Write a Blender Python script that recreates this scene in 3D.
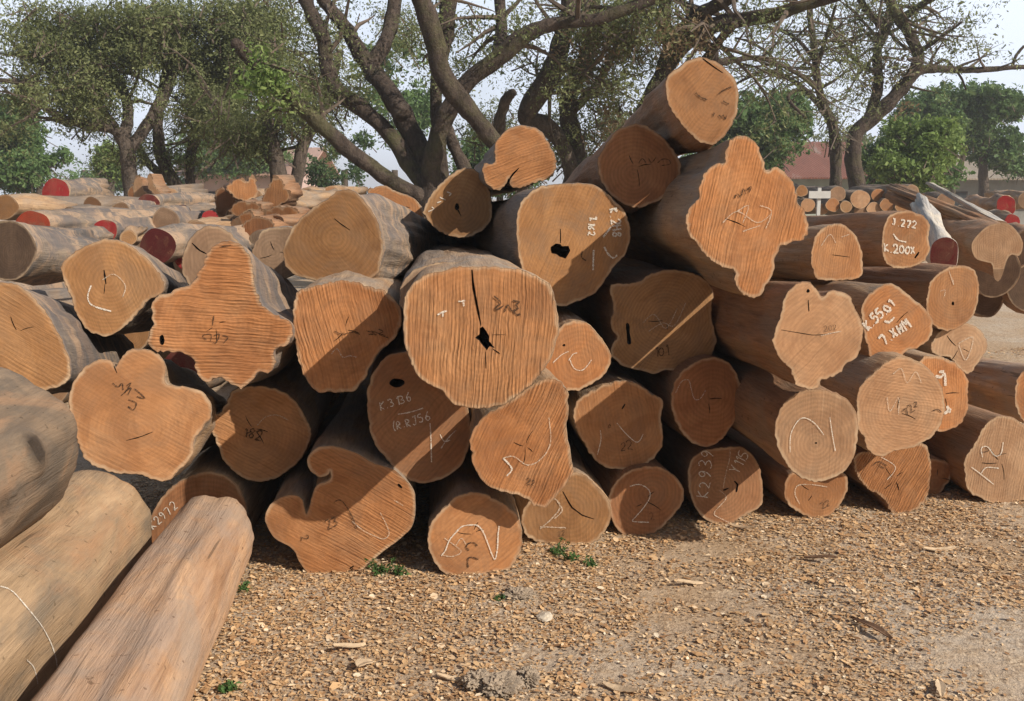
import bpy, bmesh, math, random
import numpy as np
from mathutils import Vector, Matrix
from mathutils.geometry import delaunay_2d_cdt
from mathutils import noise as mnoise

C = bpy.context.scene.collection
SC = bpy.context.scene
for o in list(bpy.data.objects): bpy.data.objects.remove(o)

# ------------------------------------------------------------------ camera
W, H, F = 1024, 701, 950.0
HORIZON = 198.0
CAMH = 1.6
PITCH = math.atan((H/2-HORIZON)/F)
cam = bpy.data.cameras.new('camera'); cam_o = bpy.data.objects.new('camera', cam); C.objects.link(cam_o)
cam.sensor_width = 36; cam.lens = 36*F/W; cam.clip_start = .05; cam.clip_end = 3000
cam_o.location = (0, 0, CAMH); cam_o.rotation_euler = (math.pi/2-PITCH, 0, 0)
SC.camera = cam_o
SC.render.resolution_x = W; SC.render.resolution_y = H
# ------------------------------------------------------------------ light
AZ, EL = math.radians(35), math.radians(34.5)      # sun from the right, a little behind the camera
sdir = Vector((math.cos(AZ)*math.cos(EL), -math.sin(AZ)*math.cos(EL), math.sin(EL)))
world = bpy.data.worlds.new('World'); SC.world = world; world.use_nodes = True
nt = world.node_tree; bg = nt.nodes['Background']
sky = nt.nodes.new('ShaderNodeTexSky'); sky.sky_type = 'NISHITA'; sky.sun_disc = False
sky.sun_elevation = EL; sky.sun_rotation = math.atan2(sdir.x, sdir.y)
sky.air_density = 1.0; sky.dust_density = 2.0; sky.ozone_density = 1.0
# milky veil added to brighten the sky ahead without lighting the log faces, thinning out overhead and at the left
def wn(ty, **kw):
    x = nt.nodes.new(ty)
    for k, v in kw.items(): setattr(x, k, v)
    return x
wt = wn('ShaderNodeTexCoord'); wx = wn('ShaderNodeSeparateXYZ'); nt.links.new(wt.outputs['Generated'], wx.inputs[0])
wr = wn('ShaderNodeMapRange'); nt.links.new(wx.outputs['Y'], wr.inputs[0]); wr.inputs[1].default_value = .25; wr.inputs[2].default_value = .7
wnz = wn('ShaderNodeTexNoise'); nt.links.new(wt.outputs['Generated'], wnz.inputs['Vector']); wnz.inputs['Scale'].default_value = 3.5; wnz.inputs['Detail'].default_value = 5
wm = wn('ShaderNodeMapRange'); nt.links.new(wnz.outputs[0], wm.inputs[0]); wm.inputs[1].default_value = .3; wm.inputs[2].default_value = .6; wm.inputs[3].default_value = .62; wm.inputs[4].default_value = 1
wf_ = wn('ShaderNodeMath', operation='MULTIPLY'); nt.links.new(wr.outputs[0], wf_.inputs[0]); nt.links.new(wm.outputs[0], wf_.inputs[1])
wmix = wn('ShaderNodeMix', data_type='RGBA'); nt.links.new(wf_.outputs[0], wmix.inputs[0]); nt.links.new(sky.outputs[0], wmix.inputs[6]); wmix.inputs[7].default_value = (12.0, 13.2, 15.4, 1)
nt.links.new(wmix.outputs[2], bg.inputs[0]); bg.inputs[1].default_value = 0.068
sl = bpy.data.lights.new('sun', 'SUN'); sl.energy = 4.7; sl.angle = math.radians(.5); sl.color = (1, .90, .78)
so = bpy.data.objects.new('sun', sl); C.objects.link(so)
so.rotation_euler = sdir.to_track_quat('Z', 'Y').to_euler()
SC.view_settings.view_transform = 'Standard'; SC.view_settings.look = 'None'
SC.view_settings.exposure = 0.3; SC.view_settings.gamma = 1

# ------------------------------------------------------------------ geometry helpers
cp, sp_ = math.cos(PITCH), math.sin(PITCH)
def ray(px, py):
    a, b = (px-W/2)/F, (H/2-py)/F
    return Vector((a, cp+b*sp_, -sp_+b*cp))
CAM = Vector((0, 0, CAMH))
def at(px, py, Y):
    r = ray(px, py); return CAM + r*(Y/r.y)
def ground_at(px, py):
    r = ray(px, py); return CAM + r*(-CAMH/r.z)
def on_plane(px, py, p, n):
    r = ray(px, py); return CAM + r*((p-CAM).dot(n)/r.dot(n))

def tag(o, label=None, cat=None, group=None, kind=None):
    if label: o['label'] = label
    if cat: o['category'] = cat
    if group: o['group'] = group
    if kind: o['kind'] = kind
    return o
def mesh_obj(name, verts, faces, mats, parent=None, smooth=False, fmat=None, attrs=None):
    me = bpy.data.meshes.new(name)
    me.from_pydata([tuple(v) for v in verts], [], [tuple(f) for f in faces])
    for m in (mats if isinstance(mats, (list, tuple)) else [mats]): me.materials.append(m)
    if fmat is not None: me.polygons.foreach_set('material_index', fmat)
    if smooth: me.polygons.foreach_set('use_smooth', [True]*len(me.polygons))
    if attrs:
        for k, (dom, vals) in attrs.items():
            a = me.attributes.new(k, 'FLOAT', dom); a.data.foreach_set('value', np.asarray(vals, dtype=np.float32))
    me.update()
    o = bpy.data.objects.new(name, me); C.objects.link(o)
    if parent: o.parent = parent
    return o
def empty(name, loc=(0, 0, 0), rz=0):
    o = bpy.data.objects.new(name, None); o.location = loc; o.rotation_euler = (0, 0, rz); C.objects.link(o)
    o.empty_display_size = .2
    return o

# ------------------------------------------------------------------ materials
class NT:
    def __init__(s, name):
        s.m = bpy.data.materials.new(name); s.m.use_nodes = True
        s.t = s.m.node_tree; s.b = s.t.nodes['Principled BSDF']; s.out = s.t.nodes['Material Output']
        s.b.inputs['Specular IOR Level'].default_value = .25
        s.b.inputs['Roughness'].default_value = .8
        s.tc = s.t.nodes.new('ShaderNodeTexCoord')
    def n(s, ty, **kw):
        x = s.t.nodes.new(ty)
        for k, v in kw.items(): setattr(x, k, v)
        return x
    def l(s, a, b): s.t.links.new(a, b)
    def mapping(s, src, scale=(1, 1, 1), rot=(0, 0, 0), loc=(0, 0, 0)):
        x = s.n('ShaderNodeMapping'); s.l(src, x.inputs[0])
        x.inputs['Scale'].default_value = scale; x.inputs['Rotation'].default_value = rot; x.inputs['Location'].default_value = loc
        return x.outputs[0]
    def noise(s, src, scale, detail=4, rough=.55, dist=0):
        x = s.n('ShaderNodeTexNoise'); s.l(src, x.inputs['Vector'])
        x.inputs['Scale'].default_value = scale; x.inputs['Detail'].default_value = detail
        x.inputs['Roughness'].default_value = rough; x.inputs['Distortion'].default_value = dist
        return x.outputs[0]
    def ramp(s, src, stops):
        x = s.n('ShaderNodeValToRGB'); s.l(src, x.inputs[0]); e = x.color_ramp.elements
        while len(e) < len(stops): e.new(.5)
        for i, (p, c) in enumerate(stops):
            e[i].position = p; e[i].color = (c, c, c, 1) if isinstance(c, (int, float)) else (*c, 1)
        return x.outputs[0]
    def mix(s, f, a, b, mode='MIX'):
        x = s.n('ShaderNodeMix', data_type='RGBA', blend_type=mode)
        for i, v in ((0, f), (6, a), (7, b)):
            if hasattr(v, 'is_linked') or isinstance(v, bpy.types.NodeSocket): s.l(v, x.inputs[i])
            elif i == 0: x.inputs[0].default_value = v
            else: x.inputs[i].default_value = (*v, 1)
        return x.outputs[2]
    def math(s, op, a, b=0.0):
        x = s.n('ShaderNodeMath', operation=op)
        for i, v in ((0, a), (1, b)):
            if isinstance(v, bpy.types.NodeSocket): s.l(v, x.inputs[i])
            else: x.inputs[i].default_value = v
        return x.outputs[0]
    def attr(s, name):
        x = s.n('ShaderNodeAttribute', attribute_name=name); return x.outputs['Fac']
    def bump(s, h, strength, dist, prev=None):
        x = s.n('ShaderNodeBump'); x.inputs['Strength'].default_value = strength; x.inputs['Distance'].default_value = dist
        s.l(h, x.inputs['Height'])
        if prev is not None: s.l(prev, x.inputs['Normal'])
        return x.outputs[0]
    def done(s, col=None, nrm=None, rough=None):
        if col is not None:
            if isinstance(col, tuple): s.b.inputs['Base Color'].default_value = (*col, 1)
            else: s.l(col, s.b.inputs['Base Color'])
        if nrm is not None: s.l(nrm, s.b.inputs['Normal'])
        if rough is not None: s.b.inputs['Roughness'].default_value = rough
        return s.m

def mul(c, k): return tuple(min(1, x*k) for x in c)

def face_material(seed, ang, ridge, tone='orange', grime=.3, ringc=(0, 0)):
    """sawn end grain: growth rings, radial shading, saw ridges in one direction, pale sapwood rim"""
    s = NT('sawn_end_grain'); rnd = random.Random(seed)
    oc = s.mapping(s.tc.outputs['Object'], loc=(-ringc[0], rnd.uniform(0, 9), -ringc[1]))
    cols = {'orange': ((.22, .085, .030), (.38, .172, .068), (.54, .30, .145)),
            'pale': ((.27, .135, .065), (.41, .235, .125), (.56, .38, .235)),
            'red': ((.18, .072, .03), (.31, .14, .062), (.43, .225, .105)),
            'yellow': ((.20, .092, .034), (.32, .165, .068), (.47, .28, .135)),
            'grey': ((.15, .085, .05), (.27, .17, .105), (.40, .28, .18)),
            'dark': ((.06, .035, .022), (.10, .06, .038), (.17, .11, .07)),  # shade put into the colour of yard log ends
            'paint': ((.20, .012, .014), (.34, .025, .028), (.42, .06, .05)),
            'darkpaint': ((.09, .018, .016), (.15, .026, .024), (.2, .05, .04)),
            'orangepaint': ((.32, .045, .022), (.48, .075, .035), (.42, .12, .06))}[tone]
    tv, tr = rnd.uniform(.84, 1.10), rnd.uniform(-.07, .07)
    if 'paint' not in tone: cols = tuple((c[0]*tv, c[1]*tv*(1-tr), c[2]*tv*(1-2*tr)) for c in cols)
    big = s.noise(oc, 3.2, 4, .6, .6)
    base = s.ramp(big, [(.28, cols[0]), (.5, cols[1]), (.75, cols[2])])
    base = s.mix(.62, base, cols[1])
    # growth rings
    wv = s.n('ShaderNodeTexWave', wave_type='RINGS', rings_direction='Y'); s.l(oc, wv.inputs['Vector'])
    wv.inputs['Scale'].default_value = rnd.uniform(14, 20); wv.inputs['Distortion'].default_value = 5
    wv.inputs['Detail'].default_value = 3; wv.inputs['Detail Scale'].default_value = .35
    rings = s.ramp(wv.outputs['Fac'], [(.2, .62), (.8, 1.0)])
    base = s.mix(.2 if ridge > .32 else .34, base, rings, 'MULTIPLY')
    if 'paint' in tone:      # paint worn through to the wood
        base = s.mix(s.ramp(s.noise(oc, 9, 5, .65, .8), [(.56, 0), (.66, .6)]), base, (.30, .15, .085))
    # saw lines
    wob = s.n('ShaderNodeTexNoise'); s.l(oc, wob.inputs['Vector']); wob.inputs['Scale'].default_value = 4; wob.inputs['Detail'].default_value = 2
    wv_ = s.n('ShaderNodeVectorMath', operation='MULTIPLY_ADD'); s.l(wob.outputs['Color'], wv_.inputs[0]); wv_.inputs[1].default_value = (.035, .035, .035); s.l(oc, wv_.inputs[2])
    rot = s.mapping(wv_.outputs[0], rot=(0, ang, 0))
    st = s.mapping(rot, scale=(85, 1, 3.2))
    n1 = s.noise(st, 1.0, 4, .65, .5)
    st2 = s.mapping(rot, scale=(260, 1, 10))
    n2 = s.noise(st2, 1.0, 2, .6)
    w2 = s.n('ShaderNodeTexWave', wave_type='BANDS', bands_direction='X'); s.l(rot, w2.inputs['Vector'])
    w2.inputs['Scale'].default_value = rnd.uniform(20, 26); w2.inputs['Distortion'].default_value = 5.0
    w2.inputs['Detail'].default_value = 3; w2.inputs['Detail Scale'].default_value = .5
    hh = s.math('ADD', s.math('MULTIPLY', n1, 1.1), s.math('MULTIPLY', w2.outputs['Fac'], .16))
    hh = s.math('ADD', hh, s.math('MULTIPLY', n2, .25))
    patch = s.ramp(s.noise(oc, 3.5, 3, .6), [(.36, .25), (.6, 1)])
    lines = s.ramp(hh, [(.45, .42), (.70, 1.0), (1.0, 1.32)])
    tn = s.ramp(s.noise(s.mapping(oc, scale=(9, 1, 9)), 1, 5, .7, 1.5), [(.3, .72), (.6, 1.08)]); base = s.mix(.6, base, tn, 'MULTIPLY')
    base = s.mix(s.math('MULTIPLY', s.ramp(patch, [(0, .45), (1, 1)]), min(1, .22+.5*ridge)), base, lines, 'MULTIPLY')
    # fine fibres, worn pale scuffs
    scuff = s.ramp(s.noise(st, .45, 5, .7), [(.58, 0), (.75, 1)])
    base = s.mix(s.math('MULTIPLY', scuff, .28), base, mul(cols[2], 1.25))
    gr = s.ramp(s.noise(oc, 5, 6, .7, .8), [(.45, 0), (.62, 1)])
    base = s.mix(s.math('MULTIPLY', gr, grime), base, (.20, .13, .08))
    sn = s.ramp(s.noise(s.mapping(oc, loc=(5, 5, 5)), 2.6, 5, .6, 1.6), [(.52, 0), (.60, 1)])
    base = s.mix(s.math('MULTIPLY', sn, .34), base, mul(cols[0], .9))
    # sapwood rim and weathered edge
    rim = s.attr('rim')
    jit = s.math('MULTIPLY', s.noise(oc, 22, 4, .6), .022)
    rr = s.math('ADD', rim, s.math('SUBTRACT', .011, jit))
    if 'paint' not in tone:
        rg_ = s.ramp(s.noise(oc, 6, 3, .6), [(.4, .25), (.62, 1)])
        base = s.mix(s.math('MULTIPLY', s.ramp(rr, [(.004, .75), (.015, 0)]), rg_), base, (.50, .37, .24))
        base = s.mix(s.ramp(rim, [(.0, .6), (.004, 0)]), base, (.13, .075, .04))
    nrm = s.bump(s.math('MULTIPLY', hh, patch), .35+.6*min(1, ridge), .002+.0095*ridge**1.3)
    nrm = s.bump(s.noise(oc, 160, 3, .7), .4, .0014, nrm)
    return s.done(base, nrm, .85)

def bark_material(seed, tone='tan'):
    s = NT('debarked_log_side'); rnd = random.Random(seed+77)
    oc = s.mapping(s.tc.outputs['Object'], loc=(rnd.uniform(-9, 9), rnd.uniform(-9, 9), 3))
    a, b, g = {'tan': ((.26, .155, .085), (.47, .32, .19), (.27, .225, .18)),
               'brown': ((.20, .10, .05), (.37, .205, .11), (.26, .18, .12)),
               'grey': ((.16, .115, .08), (.31, .235, .17), (.17, .15, .135)),
               'silver': ((.15, .115, .085), (.34, .265, .195), (.14, .13, .125)),
               'pink': ((.32, .18, .10), (.60, .39, .235), (.34, .25, .19)),
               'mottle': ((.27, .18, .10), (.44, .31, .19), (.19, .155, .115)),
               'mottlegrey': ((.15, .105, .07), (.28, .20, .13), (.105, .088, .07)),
               'white': ((.45, .40, .33), (.66, .60, .5), (.36, .36, .36))}[tone]
    mot = tone in ('mottle', 'mottlegrey', 'pink')  # foreground log tones; their grey blotches paint in dappled leaf shade
    st = s.mapping(oc, scale=(18, 2.4, 18) if not mot else (9, 1.6, 9))
    n1 = s.noise(st, 1, 6, .65, .6)
    st2 = s.mapping(oc, scale=(120, 7, 120))
    n2 = s.noise(st2, 1, 4, .6, .4)
    base = s.ramp(n1, [(.3, a), (.7, b)])
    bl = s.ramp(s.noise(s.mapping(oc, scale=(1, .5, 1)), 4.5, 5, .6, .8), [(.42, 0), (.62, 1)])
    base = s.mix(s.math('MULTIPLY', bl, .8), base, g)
    base = s.mix(.5 if not mot else .42, base, s.ramp(n2, [(.3, .5), (.6, 1)]), 'MULTIPLY')
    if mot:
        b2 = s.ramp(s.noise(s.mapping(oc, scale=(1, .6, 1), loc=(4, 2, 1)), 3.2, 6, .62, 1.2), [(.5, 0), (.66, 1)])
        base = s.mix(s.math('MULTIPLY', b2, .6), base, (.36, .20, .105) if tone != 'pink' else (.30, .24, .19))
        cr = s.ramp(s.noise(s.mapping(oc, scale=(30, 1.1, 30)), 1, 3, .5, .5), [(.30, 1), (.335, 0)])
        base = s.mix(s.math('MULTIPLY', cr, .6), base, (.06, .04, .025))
    if tone == 'silver':      # peeling bark in bands, then dark blotches painting in dappled shadow
        bd = s.ramp(s.noise(s.mapping(oc, scale=(2.2, 4.2, 2.2)), 1, 5, .7, 2.0), [(.46, 0), (.56, 1)])
        base = s.mix(s.math('MULTIPLY', bd, .75), base, (.38, .26, .17))
        dk = s.ramp(s.noise(s.mapping(oc, scale=(1.5, 1.8, 1.5), loc=(7, 1, 3)), 1, 5, .65, 1.5), [(.5, 0), (.6, 1)]); base = s.mix(s.math('MULTIPLY', dk, .7), base, (.11, .10, .10))
    kn_ = s.attr('knot'); base = s.mix(s.ramp(kn_, [(.15, 0), (.6, .92)]), base, (.035, .026, .02))
    speck = s.ramp(s.noise(oc, 38, 2, .5), [(.68, 0), (.72, 1)])
    base = s.mix(s.math('MULTIPLY', speck, .6), base, mul(a, .35))
    nrm = s.bump(n1, .6, .012); nrm = s.bump(n2, .8, .006, nrm)
    nrm = s.bump(s.noise(oc, 70, 4, .7), .4, .003, nrm)
    return s.done(base, nrm, .85)

BARKS = {}
def bark(tone, seed=0):
    k = (tone, seed % 3)
    if k not in BARKS: BARKS[k] = bark_material(seed % 3, tone)
    return BARKS[k]

def simple(name, col, rough=.8, var=.3, scale=6, bump=.3, bd=.01, coord='Object'):
    s = NT(name); n = s.noise(s.tc.outputs[coord], scale, 5, .6, .3)
    base = s.ramp(n, [(.3, mul(col, 1-var)), (.7, mul(col, 1+var))])
    return s.done(base, s.bump(s.noise(s.tc.outputs[coord], scale*6, 4, .7), bump, bd), rough)
M_dark = simple('rotten_heart', (.022, .011, .006), .95, .4, 30)
def chalk_material(name, col, cut):
    s = NT(name); n = s.noise(s.tc.outputs['Object'], 260, 3, .7)
    tr = s.n('ShaderNodeBsdfTransparent'); mx = s.n('ShaderNodeMixShader')
    s.l(s.ramp(n, [(cut-.07, 0), (cut+.07, 1)]), mx.inputs[0]); s.l(tr.outputs[0], mx.inputs[1]); s.l(s.b.outputs[0], mx.inputs[2])
    s.l(mx.outputs[0], s.out.inputs[0]); return s.done(col, None, .9)
M_chalk = chalk_material('white_paint_strokes', (.70, .65, .56), .46)
M_faint = chalk_material('faint_chalk', (.60, .50, .39), .50)
M_ink = chalk_material('black_ink', (.045, .026, .016), .46)

# ------------------------------------------------------------------ single stroke lettering
FONT = {
 '0': [[(.3, 1), (.05, .75), (.05, .25), (.3, 0), (.55, .25), (.55, .75), (.3, 1)]],
 '1': [[(.15, .75), (.32, 1), (.3, 0)]],
 '2': [[(.05, .78), (.2, 1), (.45, .98), (.55, .75), (.42, .45), (.05, .02), (.3, .05), (.6, 0)]],
 '3': [[(.05, .9), (.3, 1), (.52, .8), (.4, .58), (.2, .52), (.45, .45), (.55, .2), (.3, 0), (.03, .1)]],
 '4': [[(.35, 1), (.02, .35), (.6, .38)], [(.45, .7), (.4, 0)]],
 '5': [[(.52, 1), (.12, .98), (.08, .58), (.35, .62), (.55, .35), (.35, .02), (.03, .08)]],
 '6': [[(.45, 1), (.15, .6), (.05, .25), (.25, 0), (.5, .15), (.45, .42), (.2, .45), (.07, .25)]],
 '7': [[(.02, .95), (.58, 1), (.25, 0)]],
 '8': [[(.3, .52), (.08, .75), (.3, 1), (.52, .78), (.3, .52), (.05, .22), (.3, 0), (.55, .25), (.3, .52)]],
 '9': [[(.52, .75), (.3, .5), (.08, .72), (.28, 1), (.52, .8), (.48, .35), (.25, 0)]],
 'K': [[(.08, 1), (.08, 0)], [(.52, .95), (.1, .48), (.55, .02)]],
 'Y': [[(.02, 1), (.28, .5)], [(.58, 1), (.28, .5), (.22, 0)]],
 'R': [[(.08, 0), (.08, 1), (.45, .92), (.45, .6), (.1, .5), (.52, 0)]],
 'J': [[(.1, .95), (.5, 1)], [(.35, 1), (.35, .15), (.15, 0), (.03, .18)]],
 'X': [[(.05, 1), (.55, 0)], [(.55, 1), (.05, 0)]],
 'H': [[(.07, 1), (.07, 0)], [(.07, .5), (.5, .5)], [(.5, 1), (.5, 0)]],
 'M': [[(.05, 0), (.08, 1), (.3, .45), (.52, 1), (.58, 0)]],
 'N': [[(.06, 0), (.08, 1), (.5, 0), (.52, 1)]],
 'T': [[(.02, 1), (.6, .97)], [(.32, .98), (.28, 0)]],
 'I': [[(.15, 1), (.15, 0)]], 'A': [[(0, 0), (.3, 1), (.58, 0)], [(.12, .38), (.48, .38)]],
 'V': [[(.05, 1), (.3, 0), (.56, 1)]], 'E': [[(.5, 1), (.08, .96), (.08, 0), (.52, .04)], [(.08, .5), (.42, .5)]],
 '(': [[(.3, 1.15), (.08, .7), (.08, .25), (.3, -.15)]], '.': [[(.1, .06), (.16, .0)]], '-': [[(.05, .5), (.5, .5)]], ' ': [],
}
def text_strokes(txt, px, py, ang, h, adv=.78):
    """strokes in picture space: (px,py) is the lower left of the line, ang clockwise degrees"""
    a = math.radians(ang); r = (math.cos(a), math.sin(a)); u = (math.sin(a), -math.cos(a)); out = []; x = 0
    rnd = random.Random(txt+str(px))
    for ch in txt:
        k, dy, sl = rnd.uniform(.86, 1.14), rnd.uniform(-.09, .09)*h, rnd.uniform(-.16, .16)
        for st in FONT[ch]:
            q = [((gx+sl*gy+rnd.gauss(0, .022))*k, (gy+rnd.gauss(0, .022))*k) for gx, gy in st]
            out.append([(px+(x+gx*h)*r[0]+(gy*h+dy)*u[0], py+(x+gx*h)*r[1]+(gy*h+dy)*u[1]) for gx, gy in q])
        x += h*(adv if ch not in '.I1(' else adv*.55)
    return out

# ------------------------------------------------------------------ outline helpers
def catmull(pts, per, closed=True, tens=.5):
    P = [np.array(p, float) for p in pts]; n = len(P); out = []
    rng = range(n) if closed else range(n-1)
    for i in rng:
        if closed: p0, p1, p2, p3 = P[i-1], P[i], P[(i+1) % n], P[(i+2) % n]
        else: p0, p1, p2, p3 = P[max(i-1, 0)], P[i], P[i+1], P[min(i+2, n-1)]
        for k in range(per):
            t = k/per
            out.append(.5*((2*p1)+(-p0+p2)*t+(2*p0-5*p1+4*p2-p3)*t*t+(-p0+3*p1-3*p2+p3)*t**3))
    if not closed: out.append(P[-1])
    return np.array(out)
def resample(pts, n, closed=True):
    P = np.asarray(pts, float)
    if closed: P = np.vstack([P, P[:1]])
    d = np.r_[0, np.cumsum(np.linalg.norm(np.diff(P, axis=0), axis=1))]
    t = np.linspace(0, d[-1], n+1)[:-1] if closed else np.linspace(0, d[-1], n)
    return np.stack([np.interp(t, d, P[:, k]) for k in range(P.shape[1])], 1)
def inside(pts, poly):
    x, y = pts[:, 0], pts[:, 1]; c = np.zeros(len(pts), bool); n = len(poly)
    for i in range(n):
        x1, y1 = poly[i]; x2, y2 = poly[i-1]
        cond = ((y1 > y) != (y2 > y)) & (x < (x2-x1)*(y-y1)/((y2-y1) if y2 != y1 else 1e-9)+x1)
        c ^= cond
    return c
def segdist(pts, poly):
    A = poly; B = np.roll(poly, -1, 0); best = np.full(len(pts), 1e9)
    for a, b in zip(A, B):
        ab = b-a; t = np.clip(((pts-a)@ab)/max(ab@ab, 1e-12), 0, 1)
        best = np.minimum(best, np.linalg.norm(pts-(a+t[:, None]*ab), axis=1))
    return best
def sliver(pts, w):
    """thin closed polygon round a polyline (a crack), tapering at its ends; px units"""
    P = resample(pts, max(4, len(pts)*2), False); n = len(P); L = []; R = []
    for i in range(n):
        d = P[min(i+1, n-1)]-P[max(i-1, 0)]; d = d/np.linalg.norm(d); nn = np.array([-d[1], d[0]])
        ww = w*(.35+.65*math.sin(math.pi*(i+.3)/(n-.4)))*random.uniform(.7, 1.2)*.5
        L.append(P[i]+nn*ww); R.append(P[i]-nn*ww)
    return [tuple(p) for p in L+R[::-1]]

# ------------------------------------------------------------------ the log
VP = (430, 218)
def ribbon(strokes, tol, c, U, V, A, wid, p, n, seed):
    vs, fs = [], []; rnd = random.Random(seed)
    for st in strokes:
        pts = []
        for q in st:
            w = on_plane(q[0], q[1], p, n)-c; pts.append((w.dot(U), w.dot(V)))
        if len(pts) < 2: continue
        P = catmull(pts, 4, False) if len(pts) > 2 else np.array(pts, float)
        ln = np.sum(np.linalg.norm(np.diff(P, axis=0), axis=1)); k = max(3, int(ln/.006)); P = resample(P, k, False)
        b = len(vs)
        for i in range(k):
            d = P[min(i+1, k-1)]-P[max(i-1, 0)]; L = np.linalg.norm(d); d = d/L if L > 1e-9 else np.array([1, 0]); nn = np.array([-d[1], d[0]])
            w = wid*.5*rnd.uniform(.6, 1.35)
            for sg in (-1, 1): q = P[i]+nn*w*sg; vs.append((q[0], tol, q[1]))
        for i in range(k-1): fs.append((b+2*i, b+2*i+2, b+2*i+3, b+2*i+1))
    return vs, fs

LOGCOUNT = 0
def log(outline, Y, label, group='logs in the front stack', vp=VP, axis=None, L=4.2, taper=.94, ridge=.4, ang=0.0, tone='orange', side='tan',
        grime=.3, holes=(), cracks=(), chalk=(), faint=(), ink=(), tilt=(0, 0), res=120, grid=.017, rough=.0035, wc=.006, wf=.004, wi=.006, pith=None, knots=(), bumpy=.012, bend=0):
    """outline: corners of the cut end in the photograph; Y: distance of its centre, or 'ground'"""
    global LOGCOUNT; LOGCOUNT += 1; seed = LOGCOUNT; rnd = random.Random(seed)
    O = np.array(outline, float); cx, cy = O.mean(0)
    if axis is None:
        A = ray(*vp).normalized()
    else: A = Vector(axis).normalized()
    nrm = -A
    if tilt != (0, 0): nrm = (Matrix.Rotation(math.radians(tilt[0]), 3, 'Z') @ Matrix.Rotation(math.radians(tilt[1]), 3, 'X')) @ nrm
    fine = catmull(outline, 6); fine = resample(fine, res)
    steep = abs(ray(cx, cy).normalized().dot(A)) < .55      # end seen nearly edge on: lay it out in metres on its own plane
    def place(Yc):
        p = at(cx, cy, Yc)
        if steep:
            v_ = (Vector((0, 0, 1))-A*A.z).normalized(); u_ = A.cross(v_).normalized()
            return p, [p+(u_*(x-cx)+v_*(cy-y))*(Yc/F) for x, y in fine]
        return p, [on_plane(x, y, p, nrm) for x, y in fine]
    if Y == 'ground':
        lo, hi = 2.0, 12.0
        for _ in range(30):
            mid = (lo+hi)/2; p, pts = place(mid)
            if min(q.z for q in pts) > -.012: lo = mid
            else: hi = mid
        Y = lo
    p, pts = place(Y); c = p
    Aw = A
    V = (Vector((0, 0, 1)) - Aw*Aw.z).normalized(); U = Aw.cross(V).normalized()
    # local frame x=U, y=A, z=V  (U is to the right)
    loc3 = [((q-c).dot(U), (q-c).dot(Aw), (q-c).dot(V)) for q in pts]
    base = np.array([(a, d) for a, b, d in loc3]); 
    sl = np.array([b for a, b, d in loc3])
    # plane slope so the face can tilt against the axis
    G, *_ = np.linalg.lstsq(base, sl, rcond=None)
    n = len(base)
    tang = np.roll(base, -1, 0)-np.roll(base, 1, 0); nn = np.stack([tang[:, 1], -tang[:, 0]], 1); nn /= np.linalg.norm(nn, axis=1)[:, None]+1e-9
    if rough: 
        j = np.array([mnoise.noise(Vector((x*55, seed*3.1, y*55)))+.6*mnoise.noise(Vector((x*150, seed, y*150))) for x, y in base])
        base = base+nn*(j*rough*1.9)[:, None]
    cen = base.mean(0)
    # --- body
    ys = [0, .006, .03, .08, .16, .28, .45, .7, 1.0, 1.4, 1.9, 2.5, 3.2, 4.0, 5.0, 6.0]
    ys = [y for y in ys if y < L-.2]+[L]
    verts = []; sm = base.copy(); rad0 = np.linalg.norm(base-cen, axis=1).mean()
    bx, bz = rnd.uniform(-1, 1)*bend, rnd.uniform(-.3, .6)*bend
    prev = 0
    for y in ys:
        it = int(8*(y-prev)*12)+ (1 if y > 0 else 0); prev = y
        for _ in range(min(it, 40)):
            sm = sm*.6+.2*(np.roll(sm, 1, 0)+np.roll(sm, -1, 0))
        rr = np.linalg.norm(sm-cen, axis=1).mean(); ring = cen+(sm-cen)*(rad0/rr)
        k = 1+(taper-1)*y/L
        if y > 0:
            d = ring-cen; dl = np.linalg.norm(d, axis=1)[:, None]; dn = d/dl
            nz = np.array([mnoise.noise(Vector((dn[i, 0]*1.6+seed*5, y*1.6, dn[i, 1]*1.6))) + .4*mnoise.noise(Vector((dn[i, 0]*5+seed*5, y*3.2, dn[i, 1]*5))) for i in range(n)])
            am = min(1, y/.25)
            kn = np.zeros(n)
            for (ka, ky, kr, kh) in knots:
                kv = np.array([math.cos(ka), math.sin(ka)]); kn += kh*np.exp(-(((dn-kv)**2).sum(1)*(rad0/kr)**2+((y-ky)/kr)**2))
            ring = cen+d*k+dn*(nz*bumpy*2.2*am+kn)[:, None]+np.array([bx, bz])*(y/L)**2
            if y == .006: ring = ring+dn*.0025
        fade = max(0, 1-y/1.2)
        for q in ring: verts.append((q[0], y+(q-0)@G*fade, q[1]))
    faces = []
    for r in range(len(ys)-1):
        for i in range(n):
            j = (i+1) % n; faces.append((r*n+i, r*n+j, (r+1)*n+j, (r+1)*n+i))
    b = (len(ys)-1)*n; bc = np.array(verts[b:b+n]).mean(0); verts.append(tuple(bc+np.array([0, .02, 0])))
    for i in range(n): faces.append((b+i, b+(i+1) % n, len(verts)-1))
    body = mesh_obj('log', verts, faces, bark(side, seed), smooth=True)
    body.matrix_world = Matrix(((U.x, Aw.x, V.x, c.x), (U.y, Aw.y, V.y, c.y), (U.z, Aw.z, V.z, c.z), (0, 0, 0, 1)))
    tag(body, label, 'log', group)
    # --- cut end
    def loc2(q):
        w = on_plane(q[0], q[1], p, nrm)-c; return (w.dot(U), w.dot(V))
    hl = []
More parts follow.
